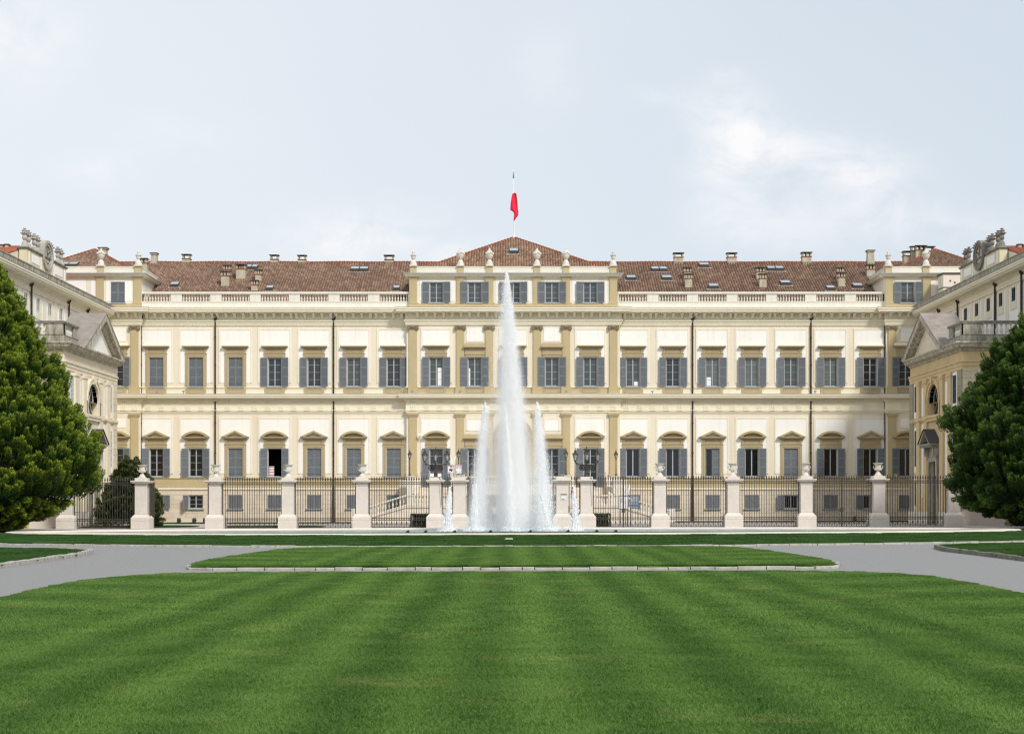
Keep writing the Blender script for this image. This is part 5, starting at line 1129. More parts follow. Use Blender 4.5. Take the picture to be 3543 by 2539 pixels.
# ================================================================ NOTICE BOARDS AND POSTERS
def board(px0, px1, py0, py1, D, label, deco, name='notice_board', frame=None, legs=True, cat='sign', group=None):
    X0, X1, Z0, Z1 = PX(px0, D), PX(px1, D), PZ(py1, D), PZ(py0, D); xc = (X0+X1)/2; zg = gz(xc) if Z0 < 2.2 else Z0-.3
    t = thing(name, label, cat, (xc, D, zg), 0, group)
    fr_ = frame or MAT['zinc_flashing']
    b = MB(); b.ring(X0-.05, X1+.05, Z0-.05, Z1+.05, .05, D-.06, D+.06); b.box(X0, X1, D+.01, D+.05, Z0, Z1)
    if legs:
        for x in (X0+.03, X1-.03): b.box(x-.03, x+.03, D+.0, D+.055, zg, Z0-.05)
    b.build('frame', fr_, t)
    b = MB(); b.box(X0, X1, D-.03, D-.0, Z0, Z1); b.build('sheet', paper, t)
    acc_ = {}
    def r(m, u0, u1, v0, v1, d=0):
        q = acc_.setdefault(m.name+str(d), (MB(), m))[0]; q.box(X0+(X1-X0)*u0, X0+(X1-X0)*u1, D-.038-d*.004, D-.03, Z0+(Z1-Z0)*v0, Z0+(Z1-Z0)*v1)
    def disc(m, cu, cv, ru, a0, a1, d=1):
        q = acc_.setdefault(m.name+str(d), (MB(), m))[0]; w_ = X1-X0; pts = [(X0+w_*cu+w_*ru*math.cos(R(a0+(a1-a0)*i/14)), Z0+(Z1-Z0)*cv+w_*ru*math.sin(R(a0+(a1-a0)*i/14))) for i in range(15)]; q.xz(pts, D-.038-d*.004, D-.03)
    deco(r, disc)
    for q, m in acc_.values(): q.build('print', m, t)
    return t
def d1(r, disc):
    rnd = random.Random(4)
    for v, n in ((.82, 6), (.75, 4), (.68, 6)):
        u0 = .12
        for k in range(n): w_ = rnd.uniform(.04, .07); r(inkg, u0, u0+w_, v, v+.03); u0 += w_+.015
    for v, u1 in ((.58, .6), (.52, .62)):
        u0 = .12
        while u0 < u1: w_ = rnd.uniform(.03, .06); r(inkr, u0, u0+w_, v, v+.022); u0 += w_+.012
    u0 = .12
    while u0 < .8: w_ = rnd.uniform(.02, .05); r(inkg, u0, u0+w_, .44, .452); u0 += w_+.012
    for u_ in (.08, .36, .7, .92): r(inkk if u_ < .9 else inkr, u_, u_+.06, .20, .23)
def d2(r, disc):
    r(skyb, 0, 1, .32, 1.0); r(inkr, .08, .17, .90, .97, 1); r(inky, .17, .3, .90, .97, 1); r(inkgr, .08, .17, .82, .90, 1); r(inkb, .17, .3, .82, .90, 1)
    disc(paper, .5, .50, .40, 0, 180, 1); r(paper, 0, 1, .30, .38, 1); r(inkp, .36, .44, .70, .74, 2); r(inky, .48, .54, .77, .81, 2); r(inkgr, .58, .64, .70, .73, 2)
    u0 = .1
    while u0 < .9: r(inkg, u0, u0+.05, .46, .485, 2); u0 += .075
    r(inkb, .04, .97, .14, .31, 1)
    for v in (.16, .22, .27):
        u0 = .12
        while u0 < .9: r(paper, u0, u0+.08, v, v+.02, 2); u0 += .12
    disc(paper, .36, .14, .10, 0, 360, 3)
def d3(r, disc):
    disc(inkk, .35, .45, .16, 0, 360, 1); disc(inkr, .55, .82, .26, 0, 180, 0); disc(inkk, .62, .5, .2, -60, 200, 1); disc(inkp, .55, .62, .14, 0, 360, 2); disc(inkk, .6, .3, .14, 0, 360, 1); r(inkp, .12, .4, .05, .18, 1)
def d4(r, disc):
    for v, m in ((.86, inkr), (.80, inkr), (.70, inkr)): r(m, .1, .9, v, v+.025)
    r(inkk, .08, .38, .62, .66); r(inkr, .62, .92, .62, .66)
    for v in (.12, .2): r(inkk, .1, .28, v, v+.04); r(inkg, .62, .86, v, v+.03)
def d0(r, disc): r(inkg, .2, .8, .7, .73); r(inkg, .2, .7, .6, .63); r(inkp, .55, .8, .2, .4)
board(2143, 2172, 1716, 1758, 104.5, 'white framed notice board with rows of grey and red text lines', d1, group='notice boards behind the railings')
board(2182, 2209, 1716, 1757, 104.6, 'notice board with a white dome print over a blue banner', d2, group='notice boards behind the railings')
board(1550, 1570, 1611, 1636, 112, 'white poster with black and red figures held above the left stair', d3, name='poster', legs=True)
board(1577, 1597, 1608, 1637, 112.2, 'white and red text poster behind the left central gate pillar', d4, name='poster')
board(1625, 1642, 1729, 1762, 108, 'plain white board behind the left edge of the spray', d0, group='boards by the terrace passage')
board(1909, 1928, 1731, 1756, 108, 'poster with black and pink figures left of the right gate pillar', d3, group='boards by the terrace passage', frame=iron)
X = PXs[7]; b = MB(); D = FD-.45
t = thing('notice', 'paper notice with a black heading fixed to the right gate post', 'notice', (X+.08, D-.01, 1.9))
b.box(X-.12, X+.30, D-.012, D-.002, PZ(1730, FD), PZ(1713, FD)); b.build('sheet', mat('grey_paper', (.66, .69, .64), .7), t)
b = MB(); u0 = -.12
while u0 < .28: b.box(X+u0, X+u0+.05, D-.016, D-.002, PZ(1711, FD), PZ(1708.5, FD)); u0 += .065
for z in (.0, .05): b.box(X-.06, X+.16, D-.017, D-.013, PZ(1727.5, FD)+z*.5, PZ(1727.5, FD)+z*.5+.015)
b.build('lettering', inkk, t)
def sprig(px, py, D, sc_, label):
    X, Z = PX(px, D), PZ(py, D); rnd = random.Random(int(px)); zg = gz(X); t = thing('branch_ornament', label, 'ornament', (X, D, zg), 0, 'white leafy branch ornaments')
    b = MB(); b.path([(X+.1, D, zg), (X+.08, D, Z-.5*sc_)], .025, 5); stems = [((.08, -.5), (-.25, .5)), ((.08, -.5), (.3, .3)), ((0.05, -.45), (-.3, -.25))]
    for (a, c), (e, f) in stems: b.path([(X+a*sc_, D, Z+c*sc_), (X+e*sc_, D, Z+f*sc_)], .02, 4)
    b.build('stem', paper, t); b = MB()
    for (a, c), (e, f) in stems:
        for k in range(5):
            u_ = .25+k*.18
            for s in (-1, 1):
                x0 = X+(a+(e-a)*u_)*sc_; z0 = Z+(c+(f-c)*u_)*sc_; ang = math.atan2(f-c, e-a)+s*.8; l = .26*sc_*(1-.4*u_); w_ = .055*sc_
                dx, dz = math.cos(ang), math.sin(ang); px_, pz_ = -dz*w_, dx*w_
                b.add([(x0, D-.01, z0), (x0+dx*l*.5+px_, D-.04, z0+dz*l*.5+pz_), (x0+dx*l, D-.02, z0+dz*l), (x0+dx*l*.5-px_, D+.03, z0+dz*l*.5-pz_)], [(0, 1, 2, 3)])
    b.build('leaves', paper, t)
sprig(2169, 1692, 104.8, .9, 'white leafy branch ornament above the two notice boards')
sprig(1902, 1715, 108.3, .8, 'white leafy branch ornament beside the right gate pillar')
sprig(1568, 1590, 112.4, .7, 'white leafy branch ornament above the two left posters')
# ground floodlights
for k, (px, py, nm) in enumerate(((619, 1803, 'leftmost, on the grass bed'), (672, 1803, 'second from the left'), (709, 1803, 'just left of the second urn pillar'), (963, 1802, 'before the fourth basement window'), (2958, 1801, 'right of the side gate'), (3010, 1801, 'near the shaded pavilion'))):
    D = 129.2; X = PX(px, D); b = MB(); z = gz(X)
    t = thing('floodlight', 'small dark ground floodlight aimed at the palace wall, '+nm, 'floodlight', (X, D, z), 0, 'ground floodlights')
    b.box(X-.06, X+.06, D-.06, D+.06, 0, .2); b.build('stand', iron, t)
    b = MB(Matrix.Translation((X, D, z+.32)) @ Matrix.Rotation(R(35), 4, 'X')); b.frus(-.18, .18, -.14, .14, -.14, .16, .04, .03); b.build('housing', iron, t)
# pool lamps
for k, px in enumerate((1409, 1471, 1571, 1695, 1833, 1963, 2062, 2128)):
    D = 84.5; X = PX(px, D); b = MB(); b.tube((X-.08, D, -.04), (X+.10, D-.08, .08), .06, .075, 8); b.tube((X, D, -.3), (X, D, .1), .04)
    o = b.build('pool_spotlight', iron, loc=(0, 0, gz(X)+.02)); tag(o, f'small black spotlight poking out of the pool water, {ORD[k]} from the left', 'spotlight', 'spotlights in the pool')
b = MB(); b.box(-.19, .19, -.2, .2, 0, .05); b.box(-.16, .16, -.17, .17, .05, .07); tag(b.build('drain_cover', stone, loc=(-.2, 65.5, .03)), 'small pale cover plate set in the dark lawn strip', 'cover plate')
# ================================================================ FOUNTAIN
def water_mat(name, a, col=(.90, .925, .95)):
    m = bpy.data.materials.new(name); m.use_nodes = True; t = m.node_tree; t.nodes.clear()
    d = N(t, 'ShaderNodeBsdfDiffuse'); d.inputs[0].default_value = (*col, 1); tr = N(t, 'ShaderNodeBsdfTranslucent'); tr.inputs[0].default_value = (*col, 1)
    mx = N(t, 'ShaderNodeMixShader', Fac=.3); L(t, d.outputs[0], mx.inputs[1]); L(t, tr.outputs[0], mx.inputs[2])
    tp = N(t, 'ShaderNodeBsdfTransparent'); m2 = N(t, 'ShaderNodeMixShader', Fac=a); L(t, tp.outputs[0], m2.inputs[1]); L(t, mx.outputs[0], m2.inputs[2])
    L(t, (m2 if a < 1 else mx).outputs[0], N(t, 'ShaderNodeOutputMaterial').inputs[0]); return m
spray = water_mat('white_spray', 1.0, (.97, .98, 1))
fine = water_mat('fine_spray', 1.0, (.97, .98, 1))
def vapour(name, xb, xt, Y, zt, wb, dens, soft):
    """cloud of fine water: density falls off from the jet axis and breaks up into falling veils"""
    m = bpy.data.materials.new(name); m.use_nodes = True; t = m.node_tree; t.nodes.clear()
    g = N(t, 'ShaderNodeNewGeometry'); s = N(t, 'ShaderNodeSeparateXYZ'); L(t, g.outputs['Position'], s.inputs[0])
    f = M(t, 'DIVIDE', s.outputs[2], zt, clamp=True); q = M(t, 'SUBTRACT', 1, f)
    ax = M(t, 'ADD', xb, M(t, 'MULTIPLY', M(t, 'POWER', f, 1.6), xt-xb)); dx = M(t, 'SUBTRACT', s.outputs[0], ax); dy = M(t, 'SUBTRACT', s.outputs[1], Y)
    r = M(t, 'SQRT', M(t, 'ADD', M(t, 'MULTIPLY', dx, dx), M(t, 'MULTIPLY', dy, dy)))
    R_ = M(t, 'MULTIPLY', wb*.5, M(t, 'ADD', .07, M(t, 'MULTIPLY', M(t, 'POWER', q, .85), .93)))
    k = M(t, 'DIVIDE', r, R_); fall = M(t, 'EXPONENT', M(t, 'MULTIPLY', M(t, 'MULTIPLY', k, k), -soft))
    mp = N(t, 'ShaderNodeMapping'); mp.inputs['Scale'].default_value = (1, 1, .14); L(t, g.outputs['Position'], mp.inputs[0])
    n = N(t, 'ShaderNodeTexNoise', Scale=5.5, Detail=4.0, Roughness=.6); L(t, mp.outputs[0], n.inputs[0])
    nn = M(t, 'MULTIPLY', M(t, 'SUBTRACT', n.outputs[0], .22), 2.6, clamp=True)
    v = N(t, 'ShaderNodeVolumePrincipled'); v.inputs['Color'].default_value = (1, 1, 1, 1)
    L(t, M(t, 'MULTIPLY', M(t, 'MULTIPLY', fall, nn), M(t, 'DIVIDE', dens, M(t, 'ADD', R_, .15))), v.inputs['Density'])
    L(t, v.outputs[0], N(t, 'ShaderNodeOutputMaterial').inputs['Volume']); m.cycles.volume_step_rate = .35
    return m
import numpy as np
def drop_mesh(name, m, P, h, asp, parent, rs):
    """many small drops stretched along their flight, one mesh"""
    n = len(P); w_ = (h*asp)[:, None]; h = h[:, None]      # thin flakes of water, mostly broadside to the light
    N_ = np.array([.28, -.72, .42])+rs.normal(0, .42, (n, 3)); N_ /= np.linalg.norm(N_, axis=1)[:, None]
    up = np.array([0, 0, 1.0])+rs.normal(0, .12, (n, 3)); up -= N_*(up*N_).sum(1)[:, None]; up /= np.linalg.norm(up, axis=1)[:, None]+1e-6; sd = np.cross(up, N_)
    V = np.stack([P+up*h*.5, P+sd*w_+up*h*.1, P-up*h*.5, P-sd*w_+up*h*.1], 1)
    me = bpy.data.meshes.new(name); me.vertices.add(n*4); me.vertices.foreach_set('co', V.reshape(-1)); k = n
    me.loops.add(k*4); me.loops.foreach_set('vertex_index', np.arange(n*4)); me.polygons.add(k); me.polygons.foreach_set('loop_start', np.arange(k)*4); me.polygons.foreach_set('loop_total', np.full(k, 4)); me.update(calc_edges=True); me.materials.append(m)
    o = bpy.data.objects.new(name, me); sc.collection.objects.link(o); o.parent = parent; o.location = -parent.location; return o
def jet(px_top, py_top, px_base, wb, Y, n, label, seed=1, drift=0.0, mist=None, nf=0, veil=None):
    """column of water drops: a narrow rising core, a curtain falling back around it, and fine drifting spray"""
    rs = np.random.RandomState(seed); xb = (px_base-CXP)*Y/FPX; zt = PZ(py_top, Y); xt = (px_top-CXP)*Y/FPX
    t = thing('fountain_jet', label, 'fountain jet', (xb, Y, 0.05), 0, 'jets of the fountain')
    def cloud(n, wf, fmax, core, sig):
        f = fmax*rs.rand(n)**.95; q = 1-f; prof = wb*(.09+.91*np.clip(q*1.25, 0, 1)**.85)*wf
        isc = rs.rand(n) < core; rad = np.where(isc, prof*.16*np.abs(rs.normal(0, 1, n)), prof*.5*np.abs(rs.normal(0, sig, n)))
        a = rs.rand(n)*2*PI
        # strands: the drops gather in narrow vertical filaments
        a = np.where(rs.rand(n) < .5, np.round(a/(2*PI)*23)/23*2*PI+rs.normal(0, .05, n)+f*1.5, a)
        xc = xb+(xt-xb)*f**1.6
        return np.stack([xc+rad*np.cos(a), Y+rad*np.sin(a), .05+(zt-.05)*f], 1), f
    P, f = cloud(n, 1.0, 1.0, .55, .50); drop_mesh('water_column', spray, P, rs.uniform(.025, .075, n)*(1+1.2*(rs.rand(n) < .12)), .16, t, rs)
    if nf:
        P, f = cloud(nf, 1.35, .97, 0, .75); P[:, 0] += drift*f*(1-f)*4*rs.rand(nf)**1.5; drop_mesh('fine_drops', fine, P, rs.uniform(.012, .03, nf), .4, t, rs)
    k = int(500*wb); a = rs.rand(k)*2*PI; r_ = wb*rs.uniform(.2, .9, k); P = np.stack([xb+r_*np.cos(a), Y+r_*np.sin(a), .06+np.abs(rs.normal(0, .14, k))], 1); drop_mesh('splash', spray, P, rs.uniform(.03, .08, k), .4, t, rs)
    if mist:
        dens, soft, wf = mist; b = MB(); vs = []; n_ = 20
        for j in range(17):
            f = j/16; r_ = wb*.5*wf*(.07+.93*(1-f)**.85)*1.9+.05; cx_ = xb+(xt-xb)*f**1.6
            vs += [(cx_+r_*math.cos(2*PI*i/n_), Y+r_*math.sin(2*PI*i/n_), .03+(zt-.05)*f) for i in range(n_)]
        b.add(vs, [(j*n_+i, j*n_+(i+1) % n_, (j+1)*n_+(i+1) % n_, (j+1)*n_+i) for j in range(16) for i in range(n_)]+[tuple(range(n_-1, -1, -1)), tuple(range(16*n_, 17*n_))])
        b.build('vapour', vapour('vapour', xb, xt, Y, zt, wb*wf, dens, soft), t, smooth=True)
    if veil:                # thin mist blown to one side of the jet
        off, wv, dens = veil; b = MB(); vs = []; n_ = 20; zv = zt*.86
        for j in range(17):
            f = j/16; r_ = wv*.5*(.07+.93*(1-f)**.85)*1.9+.05; cx_ = xb+off+(xt+off*.25-xb-off)*f**1.6
            vs += [(cx_+r_*math.cos(2*PI*i/n_), Y+.2+r_*math.sin(2*PI*i/n_), .03+(zv-.05)*f) for i in range(n_)]
        b.add(vs, [(j*n_+i, j*n_+(i+1) % n_, (j+1)*n_+(i+1) % n_, (j+1)*n_+i) for j in range(16) for i in range(n_)]+[tuple(range(n_-1, -1, -1)), tuple(range(16*n_, 17*n_))])
        b.build('mist', vapour('mist', xb+off, xt+off*.25, Y+.2, zv, wv, dens, 1.0), t, smooth=True)
    return t
jet(1753, 946, 1782, 1.75, 86.5, 110000, 'tallest central fountain jet rising above the roof line', seed=1, drift=-.9, nf=80000, mist=(9.0, 1.25, 1.0), veil=(-.55, 2.4, .6))
jet(1746, 1395, 1768, .7, 85.0, 12000, 'jet of middle height directly in front of the tallest jet', seed=2, nf=2000, mist=(1.5, 1.0, 1.0))
jet(1679, 1392, 1658, 1.3, 86.8, 22000, 'tall side jet left of the central fountain jet', seed=3, drift=.8, nf=26000, mist=(2.6, 1.2, 1.0))
jet(1859, 1392, 1882, 1.3, 86.4, 22000, 'tall side jet right of the central fountain jet', seed=4, drift=-.5, nf=22000, mist=(2.6, 1.2, 1.0))
jet(1556, 1685, 1549, .7, 85.5, 7000, 'low jet farthest left, in front of the left gate pillars', seed=5, mist=(1.0, 1.0, 1.0))
jet(1648, 1676, 1640, .7, 85.0, 7000, 'low jet just left of the left tall side jet', seed=6, mist=(1.0, 1.0, 1.0))
jet(1868, 1698, 1893, .7, 84.8, 6000, 'low jet just right of the right tall side jet', seed=7, mist=(1.0, 1.0, 1.0))
jet(1985, 1682, 1990, .7, 85.5, 7000, 'low jet farthest right, in front of the right lantern pillar', seed=8, mist=(1.0, 1.0, 1.0))
# ================================================================ TREES, HEDGES
def leafm(name, a, b_, tip, br):
    m = bpy.data.materials.new(name); m.use_nodes = True; t = m.node_tree; p = t.nodes['Principled BSDF']; p.inputs['Roughness'].default_value = .6; p.inputs['Specular IOR Level'].default_value = .25
    at = N(t, 'ShaderNodeAttribute', _attribute_name='tip'); g = N(t, 'ShaderNodeNewGeometry'); n = N(t, 'ShaderNodeTexNoise', Scale=.8, Detail=4.0); L(t, g.outputs['Position'], n.inputs[0])
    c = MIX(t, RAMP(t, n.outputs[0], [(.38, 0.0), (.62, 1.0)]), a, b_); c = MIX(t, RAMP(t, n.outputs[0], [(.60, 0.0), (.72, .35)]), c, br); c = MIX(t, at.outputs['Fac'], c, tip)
    L(t, c, p.inputs['Base Color']); tr = N(t, 'ShaderNodeBsdfTranslucent'); L(t, c, tr.inputs[0]); mx = N(t, 'ShaderNodeMixShader', Fac=.25); L(t, p.outputs[0], mx.inputs[1]); L(t, tr.outputs[0], mx.inputs[2]); L(t, mx.outputs[0], t.nodes['Material Output'].inputs[0]); return m
def conifer(name, label, X, Y, prof, H, m, nplume, plume, nleaf, seed, trunk_r=.35, leaf=.085, cat='tree', group=None, squash=1.0, inner=.74):
    rnd = random.Random(seed); z0 = gz(X); t = thing(name, label, cat, (X, Y, z0), 0, group)
    b = MB(); b.tube((X, Y, z0-.1), (X+.1, Y, z0+H*.5), trunk_r, trunk_r*.55, 10); b.tube((X+.1, Y, z0+H*.5), (X, Y, z0+H*.9), trunk_r*.55, .05, 8)
    for k in range(14):
        a = k*2.4; z = z0+H*(.06+.05*k); rr_ = 2.2 if H > 8 else .6; b.tube((X, Y, z), (X+rr_*math.cos(a), Y+rr_*math.sin(a), z+rr_*.35), trunk_r*.3, .03, 6)
    b.build('trunk', bark, t)
    def rad(z):
        for (za, ra), (zb, rb) in zip(prof, prof[1:]):
            if za <= z <= zb: return ra+(rb-ra)*(z-za)/(zb-za)
        return 0
    zs = [p_[0] for p_ in prof]; zmin, zmax = zs[0], zs[-1]; vs = []; fs = []; tips = []
    dz = [(zmin+(zmax-zmin)*(i+.5)/60) for i in range(60)]; wts = [rad(z)+.3 for z in dz]
    lob = [rnd.uniform(0, 2*PI) for _ in range(8)]
    cnt = 0
    while cnt < nplume:
        z = rnd.choices(dz, wts)[0]+rnd.uniform(-.5, .5)*(zmax-zmin)/60; a = rnd.uniform(0, 2*PI)
        if math.sin(a) > .75: continue                     # nothing seen at the very back
        cnt += 1
        R0 = rad(z); und = 1+.06*math.sin(3*a+lob[0]+z*.9)+.06*math.sin(5*a+lob[1]-z*1.7)+.06*math.sin(9*a+lob[2]+z*2.3)+.045*math.sin(15*a+lob[3]-z*3.1)
        dep = rnd.random()**1.6*.26; r_ = R0*und*(1-dep)
        nrm = Vector((math.cos(a), math.sin(a), 0)); slope = (rad(z+.3)-rad(z-.3))/.6
        up = Vector((nrm.x*.55, nrm.y*.55, .85+.25*max(-1, min(1, -slope)))).normalized()
        if z < zmin+(zmax-zmin)*.12: up = Vector((nrm.x*.9, nrm.y*.9, -.1)).normalized()
        ln = plume*rnd.uniform(.65, 1.35); c0 = Vector((X+nrm.x*r_, Y+nrm.y*r_*squash, z0+z)); sx = up.orthogonal().normalized(); sy = up.cross(sx); wd_ = ln*rnd.uniform(.19, .29)
        for i in range(nleaf):
            q = rnd.random()**.7; th = rnd.uniform(0, 2*PI); rr_ = wd_*math.sqrt(max(0, 1-q*q*.9))*(.6+.4*rnd.random())*(1.0 if q > .12 else .7)
            o = c0+up*(ln*(q-.35))+(sx*math.cos(th)+sy*math.sin(th))*rr_
            d = (up*1.1+(sx*math.cos(th)+sy*math.sin(th))*.9+Vector((rnd.uniform(-.5, .5), rnd.uniform(-.5, .5), rnd.uniform(-.2, .5)))).normalized()
            sd_ = d.orthogonal().normalized(); sd_ = (sd_*math.cos(th*3)+d.cross(sd_)*math.sin(th*3)); s_ = leaf*rnd.uniform(.6, 1.3); k = len(vs)
            vs += [tuple(o-sd_*s_*.33), tuple(o+sd_*s_*.33), tuple(o+d*s_*1.7)]
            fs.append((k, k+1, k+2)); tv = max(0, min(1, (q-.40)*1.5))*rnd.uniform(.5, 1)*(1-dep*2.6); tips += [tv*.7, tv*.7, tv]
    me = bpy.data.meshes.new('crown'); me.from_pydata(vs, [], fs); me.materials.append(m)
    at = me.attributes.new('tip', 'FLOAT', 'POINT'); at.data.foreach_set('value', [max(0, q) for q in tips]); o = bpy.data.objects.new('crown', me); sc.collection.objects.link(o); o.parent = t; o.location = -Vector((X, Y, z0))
    b = MB(); n_ = 28; k_ = 18; ring_ = []
    for j in range(k_+1):
        z = zmin+.35+(zmax-zmin-.9)*j/k_
        for i in range(n_): a = 2*PI*i/n_; r_ = max(.05, rad(z)*inner*(1+.06*math.sin(5*a+z))); ring_.append((X+r_*math.cos(a), Y+r_*math.sin(a)*squash, z0+z))
    b.add(ring_, [(j*n_+i, j*n_+(i+1) % n_, (j+1)*n_+(i+1) % n_, (j+1)*n_+i) for j in range(k_) for i in range(n_)]+[tuple(range(n_)), tuple(range(k_*n_+n_-1, k_*n_-1, -1))])
    b.build('shade_fill', mat('foliage_shade_fill', (.012, .02, .008), .95, (.02, .03, .01), 3, .8, bump=.8, bscale=6), t)  # solid filler core, near-black to paint in the shade between the plumes
    return t
leafL = leafm('thuja_leaves', (.024, .066, .009), (.046, .108, .014), (.50, .62, .06), (.085, .10, .035))
leafR = leafm('deep_thuja_leaves', (.016, .045, .009), (.028, .070, .013), (.20, .34, .055), (.07, .08, .03))
leafY = leafm('yew_leaves', (.024, .044, .014), (.045, .068, .02), (.20, .22, .07), (.10, .06, .03))
leafH = leafm('hedge_leaves', (.014, .034, .012), (.020, .046, .014), (.07, .13, .03), (.03, .04, .015))
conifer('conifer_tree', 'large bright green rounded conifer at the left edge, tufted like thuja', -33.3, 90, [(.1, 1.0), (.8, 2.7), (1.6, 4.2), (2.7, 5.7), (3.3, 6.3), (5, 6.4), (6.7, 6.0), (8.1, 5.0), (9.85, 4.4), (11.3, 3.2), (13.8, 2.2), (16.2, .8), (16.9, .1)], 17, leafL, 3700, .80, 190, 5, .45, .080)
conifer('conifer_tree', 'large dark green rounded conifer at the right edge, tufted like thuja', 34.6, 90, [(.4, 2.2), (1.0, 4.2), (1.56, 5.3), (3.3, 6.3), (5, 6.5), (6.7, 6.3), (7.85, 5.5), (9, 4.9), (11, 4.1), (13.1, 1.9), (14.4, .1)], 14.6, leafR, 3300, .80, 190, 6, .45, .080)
conifer('yew_bush', 'dark conical yew behind the railings beside the left pavilion', -29.2, 108.5, [(.05, 1.8), (.6, 2.3), (1.5, 2.25), (2.8, 1.75), (3.8, 1.2), (4.6, .7), (5.2, .1)], 5.2, leafY, 420, .55, 120, 9, .12, .085, cat='bush')
def hedge(x0, x1, label, px=None):
    D0, D1 = 104.9, 106.3; rnd = random.Random(int(x0*7)); xm = (x0+x1)/2; t = thing('box_hedge', label, 'hedge', (xm, 105.6, gz(xm)), 0, 'clipped box hedges behind the gate')
    b = MB(); b.frus(x0+.12, x1-.12, D0+.12, D1-.12, 0, .88, .1, .1); b.build('shade_fill', MAT['foliage_shade_fill'], t)
    vs = []; fs = []; tp = []
    for i in range(int(5200*(x1-x0)/4.5)):
        f = rnd.random(); x = rnd.uniform(x0, x1)
        if f < .3: y, z = rnd.uniform(D0, D1), .93
        else: y, z = D0+rnd.uniform(0, .1), rnd.uniform(.02, .93)
        if f > .93: x, y = (x0 if rnd.random() < .5 else x1), rnd.uniform(D0, D1)
        if z > .8: y += .08 
        d = Vector((rnd.gauss(0, 1), rnd.gauss(-.3, 1), rnd.gauss(.4, 1))).normalized(); s_ = rnd.uniform(.05, .1); sd_ = d.orthogonal().normalized(); o = Vector((x, y, z+rnd.uniform(-.04, .05)+gz(xm))); k = len(vs)
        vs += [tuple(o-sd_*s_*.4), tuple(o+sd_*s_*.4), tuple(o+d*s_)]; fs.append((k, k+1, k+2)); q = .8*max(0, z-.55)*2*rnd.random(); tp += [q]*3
    me = bpy.data.meshes.new('foliage'); me.from_pydata(vs, [], fs); me.materials.append(leafH); at = me.attributes.new('tip', 'FLOAT', 'POINT'); at.data.foreach_set('value', tp)
    o = bpy.data.objects.new('foliage', me); sc.collection.objects.link(o); o.parent = t; o.location = -Vector((xm, 105.6, gz(xm)))
hedge(-7.6, -2.9, 'clipped dark box hedge behind the left lantern pillar'); hedge(2.7, 7.2, 'clipped dark box hedge behind the right lantern pillar')
conifer('topiary_bush', 'round clipped bush seen faintly through the spray', 1.4, 107.5, [(.3, .3), (.6, .75), (1.0, .95), (1.4, .8), (1.75, .1)], 1.2, leafH, 90, .25, 60, 12, .06, .06, cat='bush')
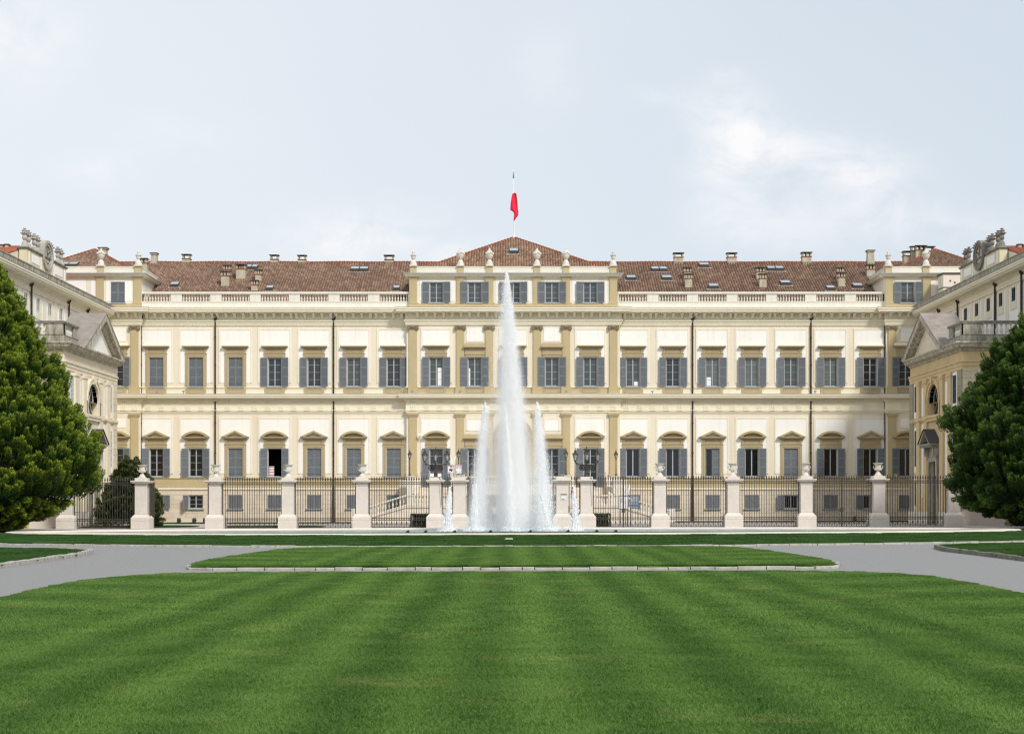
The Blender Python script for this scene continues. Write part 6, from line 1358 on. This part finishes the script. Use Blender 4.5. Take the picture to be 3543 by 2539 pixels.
# ================================================================ PEOPLE
skin = mat('skin', (.55, .33, .24), .6); hairm = mat('brown_hair', (.06, .035, .02), .7)
def skin_mesh(name, verts, edges, radii, m, parent, root=0):
    me = bpy.data.meshes.new(name); me.from_pydata(verts, edges, []); o = bpy.data.objects.new(name, me); sc.collection.objects.link(o)
    md = o.modifiers.new('skin', 'SKIN'); sv = me.skin_vertices[0].data if me.skin_vertices else None
    if sv is None:
        bpy.context.view_layer.objects.active = o; sv = me.skin_vertices[0].data
    for i, r_ in enumerate(radii):
        rr_ = r_ if isinstance(r_, tuple) else (r_, r_); sv[i].radius = rr_; sv[i].use_root = (i == root)
    s2 = o.modifiers.new('subd', 'SUBSURF'); s2.levels = 1; s2.render_levels = 2; me.materials.append(m); me.shade_smooth(); o.parent = parent; return o
def person(label, X, Y, Z, shirt, trousers, rz=0, arms='up', h=1.7):
    k = h/1.7; t = thing('person', label, 'person', (X, Y, Z), rz); t.scale = (k, k, k)
    V = [(0, 0, .93), (0, .01, 1.12), (0, .01, 1.32), (0, 0, 1.44), (0, -.01, 1.53), (0, -.02, 1.62), (0, -.015, 1.69)]; E = [(0, 1), (1, 2), (2, 3), (3, 4), (4, 5), (5, 6)]; Rr = [(.15, .11), (.13, .10), (.16, .11), (.06, .06), (.075, .085), (.085, .10), (.05, .06)]
    hands = []
    for s in (-1, 1):
        n = len(V); V += [(s*.19, .01, 1.38)]; Rr += [.055]; E += [(2, n)]
        if arms == 'up': pts = [(s*.25, -.06, 1.14), (s*.12, -.26, 1.32), (s*.10, -.29, 1.37)]
        else: pts = [(s*.25, .0, 1.12), (s*.24, -.12, .90), (s*.23, -.15, .85)]
        for j, (p_, r_) in enumerate(zip(pts, (.042, .028, .026))): V.append(p_); Rr.append(r_); E.append((n+j, n+j+1))
        pn_ = len(V)-1; p0 = Vector(pts[-1]); d = (p0-Vector(pts[-2])).normalized(); sd_ = Vector((1, 0, 0)); V.append(tuple(p0+d*.05)); Rr.append((.035, .018)); E.append((pn_, pn_+1)); pm = pn_+1
        for f, (off, ln) in enumerate(((-.03, .07), (-.01, .085), (.01, .08), (.03, .06))):
            a = len(V); q = p0+d*.09+sd_*off; V += [tuple(q), tuple(q+d*ln*.5+Vector((0, -.005, -.008))), tuple(q+d*ln+Vector((0, -.02, -.03)))]; Rr += [.0095, .009, .008]; E += [(pm, a), (a, a+1), (a+1, a+2)]
        a = len(V); q = p0+d*.03+sd_*(-s*.045); V += [tuple(q), tuple(q+d*.04+sd_*(-s*.02))]; Rr += [.011, .009]; E += [(pm, a), (a, a+1)]
        n = len(V); V += [(s*.10, 0, .88), (s*.11, -.01, .50), (s*.11, .01, .10), (s*.115, -.02, .045), (s*.12, -.15, .03)]; Rr += [(.085, .09), (.06, .065), (.04, .042), (.04, .045), (.04, .025)]; E += [(0, n), (n, n+1), (n+1, n+2), (n+2, n+3), (n+3, n+4)]
    body = skin_mesh('body', V, E, Rr, skin, t)
    V = [(0, .005, .90), (0, .01, 1.12), (0, .01, 1.34), (0, .005, 1.42)]; E = [(0, 1), (1, 2), (2, 3)]; Rr = [(.185, .13), (.165, .125), (.185, .135), (.085, .08)]
    for s in (-1, 1):
        n = len(V); V += [(s*.185, .01, 1.37), (s*.235, -.03, 1.22)]; Rr += [.078, .066]; E += [(2, n), (n, n+1)]
    skin_mesh('shirt', V, E, Rr, shirt, t)
    V = [(0, 0, .93)]; E = []; Rr = [(.175, .13)]
    for s in (-1, 1):
        n = len(V); V += [(s*.10, 0, .84), (s*.11, -.01, .50), (s*.115, .01, .09)]; Rr += [(.11, .11), (.078, .08), (.058, .062)]; E += [(0, n), (n, n+1), (n+1, n+2)]
    skin_mesh('trousers', V, E, Rr, trousers, t)
    b = MB(); b.lathe((0, .015, 1.60), [(.098, 0), (.108, .05), (.095, .10), (.05, .135), (.01, .14)], 12); hr = b.build('hair', hairm, None, smooth=True); hr.parent = t
    b = MB()
    for s in (-1, 1): b.lathe((s*.035, -.105, 1.60), [(.004, -.008), (.013, 0), (.004, .008)], 6)
    b.box(-.022, .022, -.112, -.09, 1.545, 1.552); e_ = b.build('eyes_and_mouth', hairm, None); e_.parent = t
    return t
whites = mat('white_shirt_cloth', (.72, .68, .70), .8); jeans = mat('blue_jeans', (.10, .15, .26), .85); reds = mat('red_shirt_cloth', (.50, .05, .02), .8); darkc = mat('dark_trousers', (.04, .035, .04), .8)
person('person in pale shirt and blue jeans, hands raised, seen through the spray', PX(1712, 108), 108, gz(-1.4), whites, jeans, 0, 'up', 1.72)
person('person in a red top on the right stair landing, mostly hidden by a low jet', PX(1981, 124.9), 124.9, 1.55, reds, darkc, R(70), 'down', 1.62)
# ================================================================ PARKED CAR (mostly behind the right conifer)
cX, cY = 37.6, 100.2; cz = gz(cX); car = thing('parked_car', 'dark parked car behind the right conifer, its front wheel just showing', 'car', (cX, cY, cz))
paint = mat('dark_car_paint', (.03, .035, .045), .25, spec=.6); tyre = mat('tyre_rubber', (.02, .02, .02), .85); rim = mat('alloy_rim', (.45, .45, .46), .35, metal=.8)
b = MB(); P_ = [(-2.1, .35), (-2.15, .62), (-2.0, .82), (-1.1, .95), (-.45, 1.38), (.9, 1.42), (1.55, 1.02), (2.05, .95), (2.12, .6), (2.05, .33)]
vs = []; 
for yy, ins, zs_ in ((-.86, 0, 1), (-.80, .03, 1), (.80, .03, 1), (.86, 0, 1)): pass
b.xz([(cX+x, cz+z) for x, z in P_], cY-.84, cY+.84); bd = b.build('body', paint, car); bv = bd.modifiers.new('bevel', 'BEVEL'); bv.width = .07; bv.segments = 3
b = MB()
for yy in (-.85, .83): b.xz([(cX-.95, cz+.98), (cX-.42, cz+1.30), (cX+.82, cz+1.34), (cX+1.35, cz+1.0)], cY+yy, cY+yy+.02)
b.build('side_windows', GL[1], car)
for x in (-1.35, 1.35):
    for yy in (-.86, .66):
        b = MB(); b.tube((cX+x, cY+yy, cz+.32), (cX+x, cY+yy+.2, cz+.32), .32, n=20); wh = b.build('wheel', tyre, car)
        b = MB(); b.tube((cX+x, cY+yy-.012, cz+.32), (cX+x, cY+yy+.1, cz+.32), .19, n=12); b.build('rim', rim, wh)
for yy in (-.6, .6): b = MB(); b.box(cX-2.17, cX-2.05, cY+yy-.18, cY+yy+.18, cz+.6, cz+.75); b.build('headlight', lampglass, car)
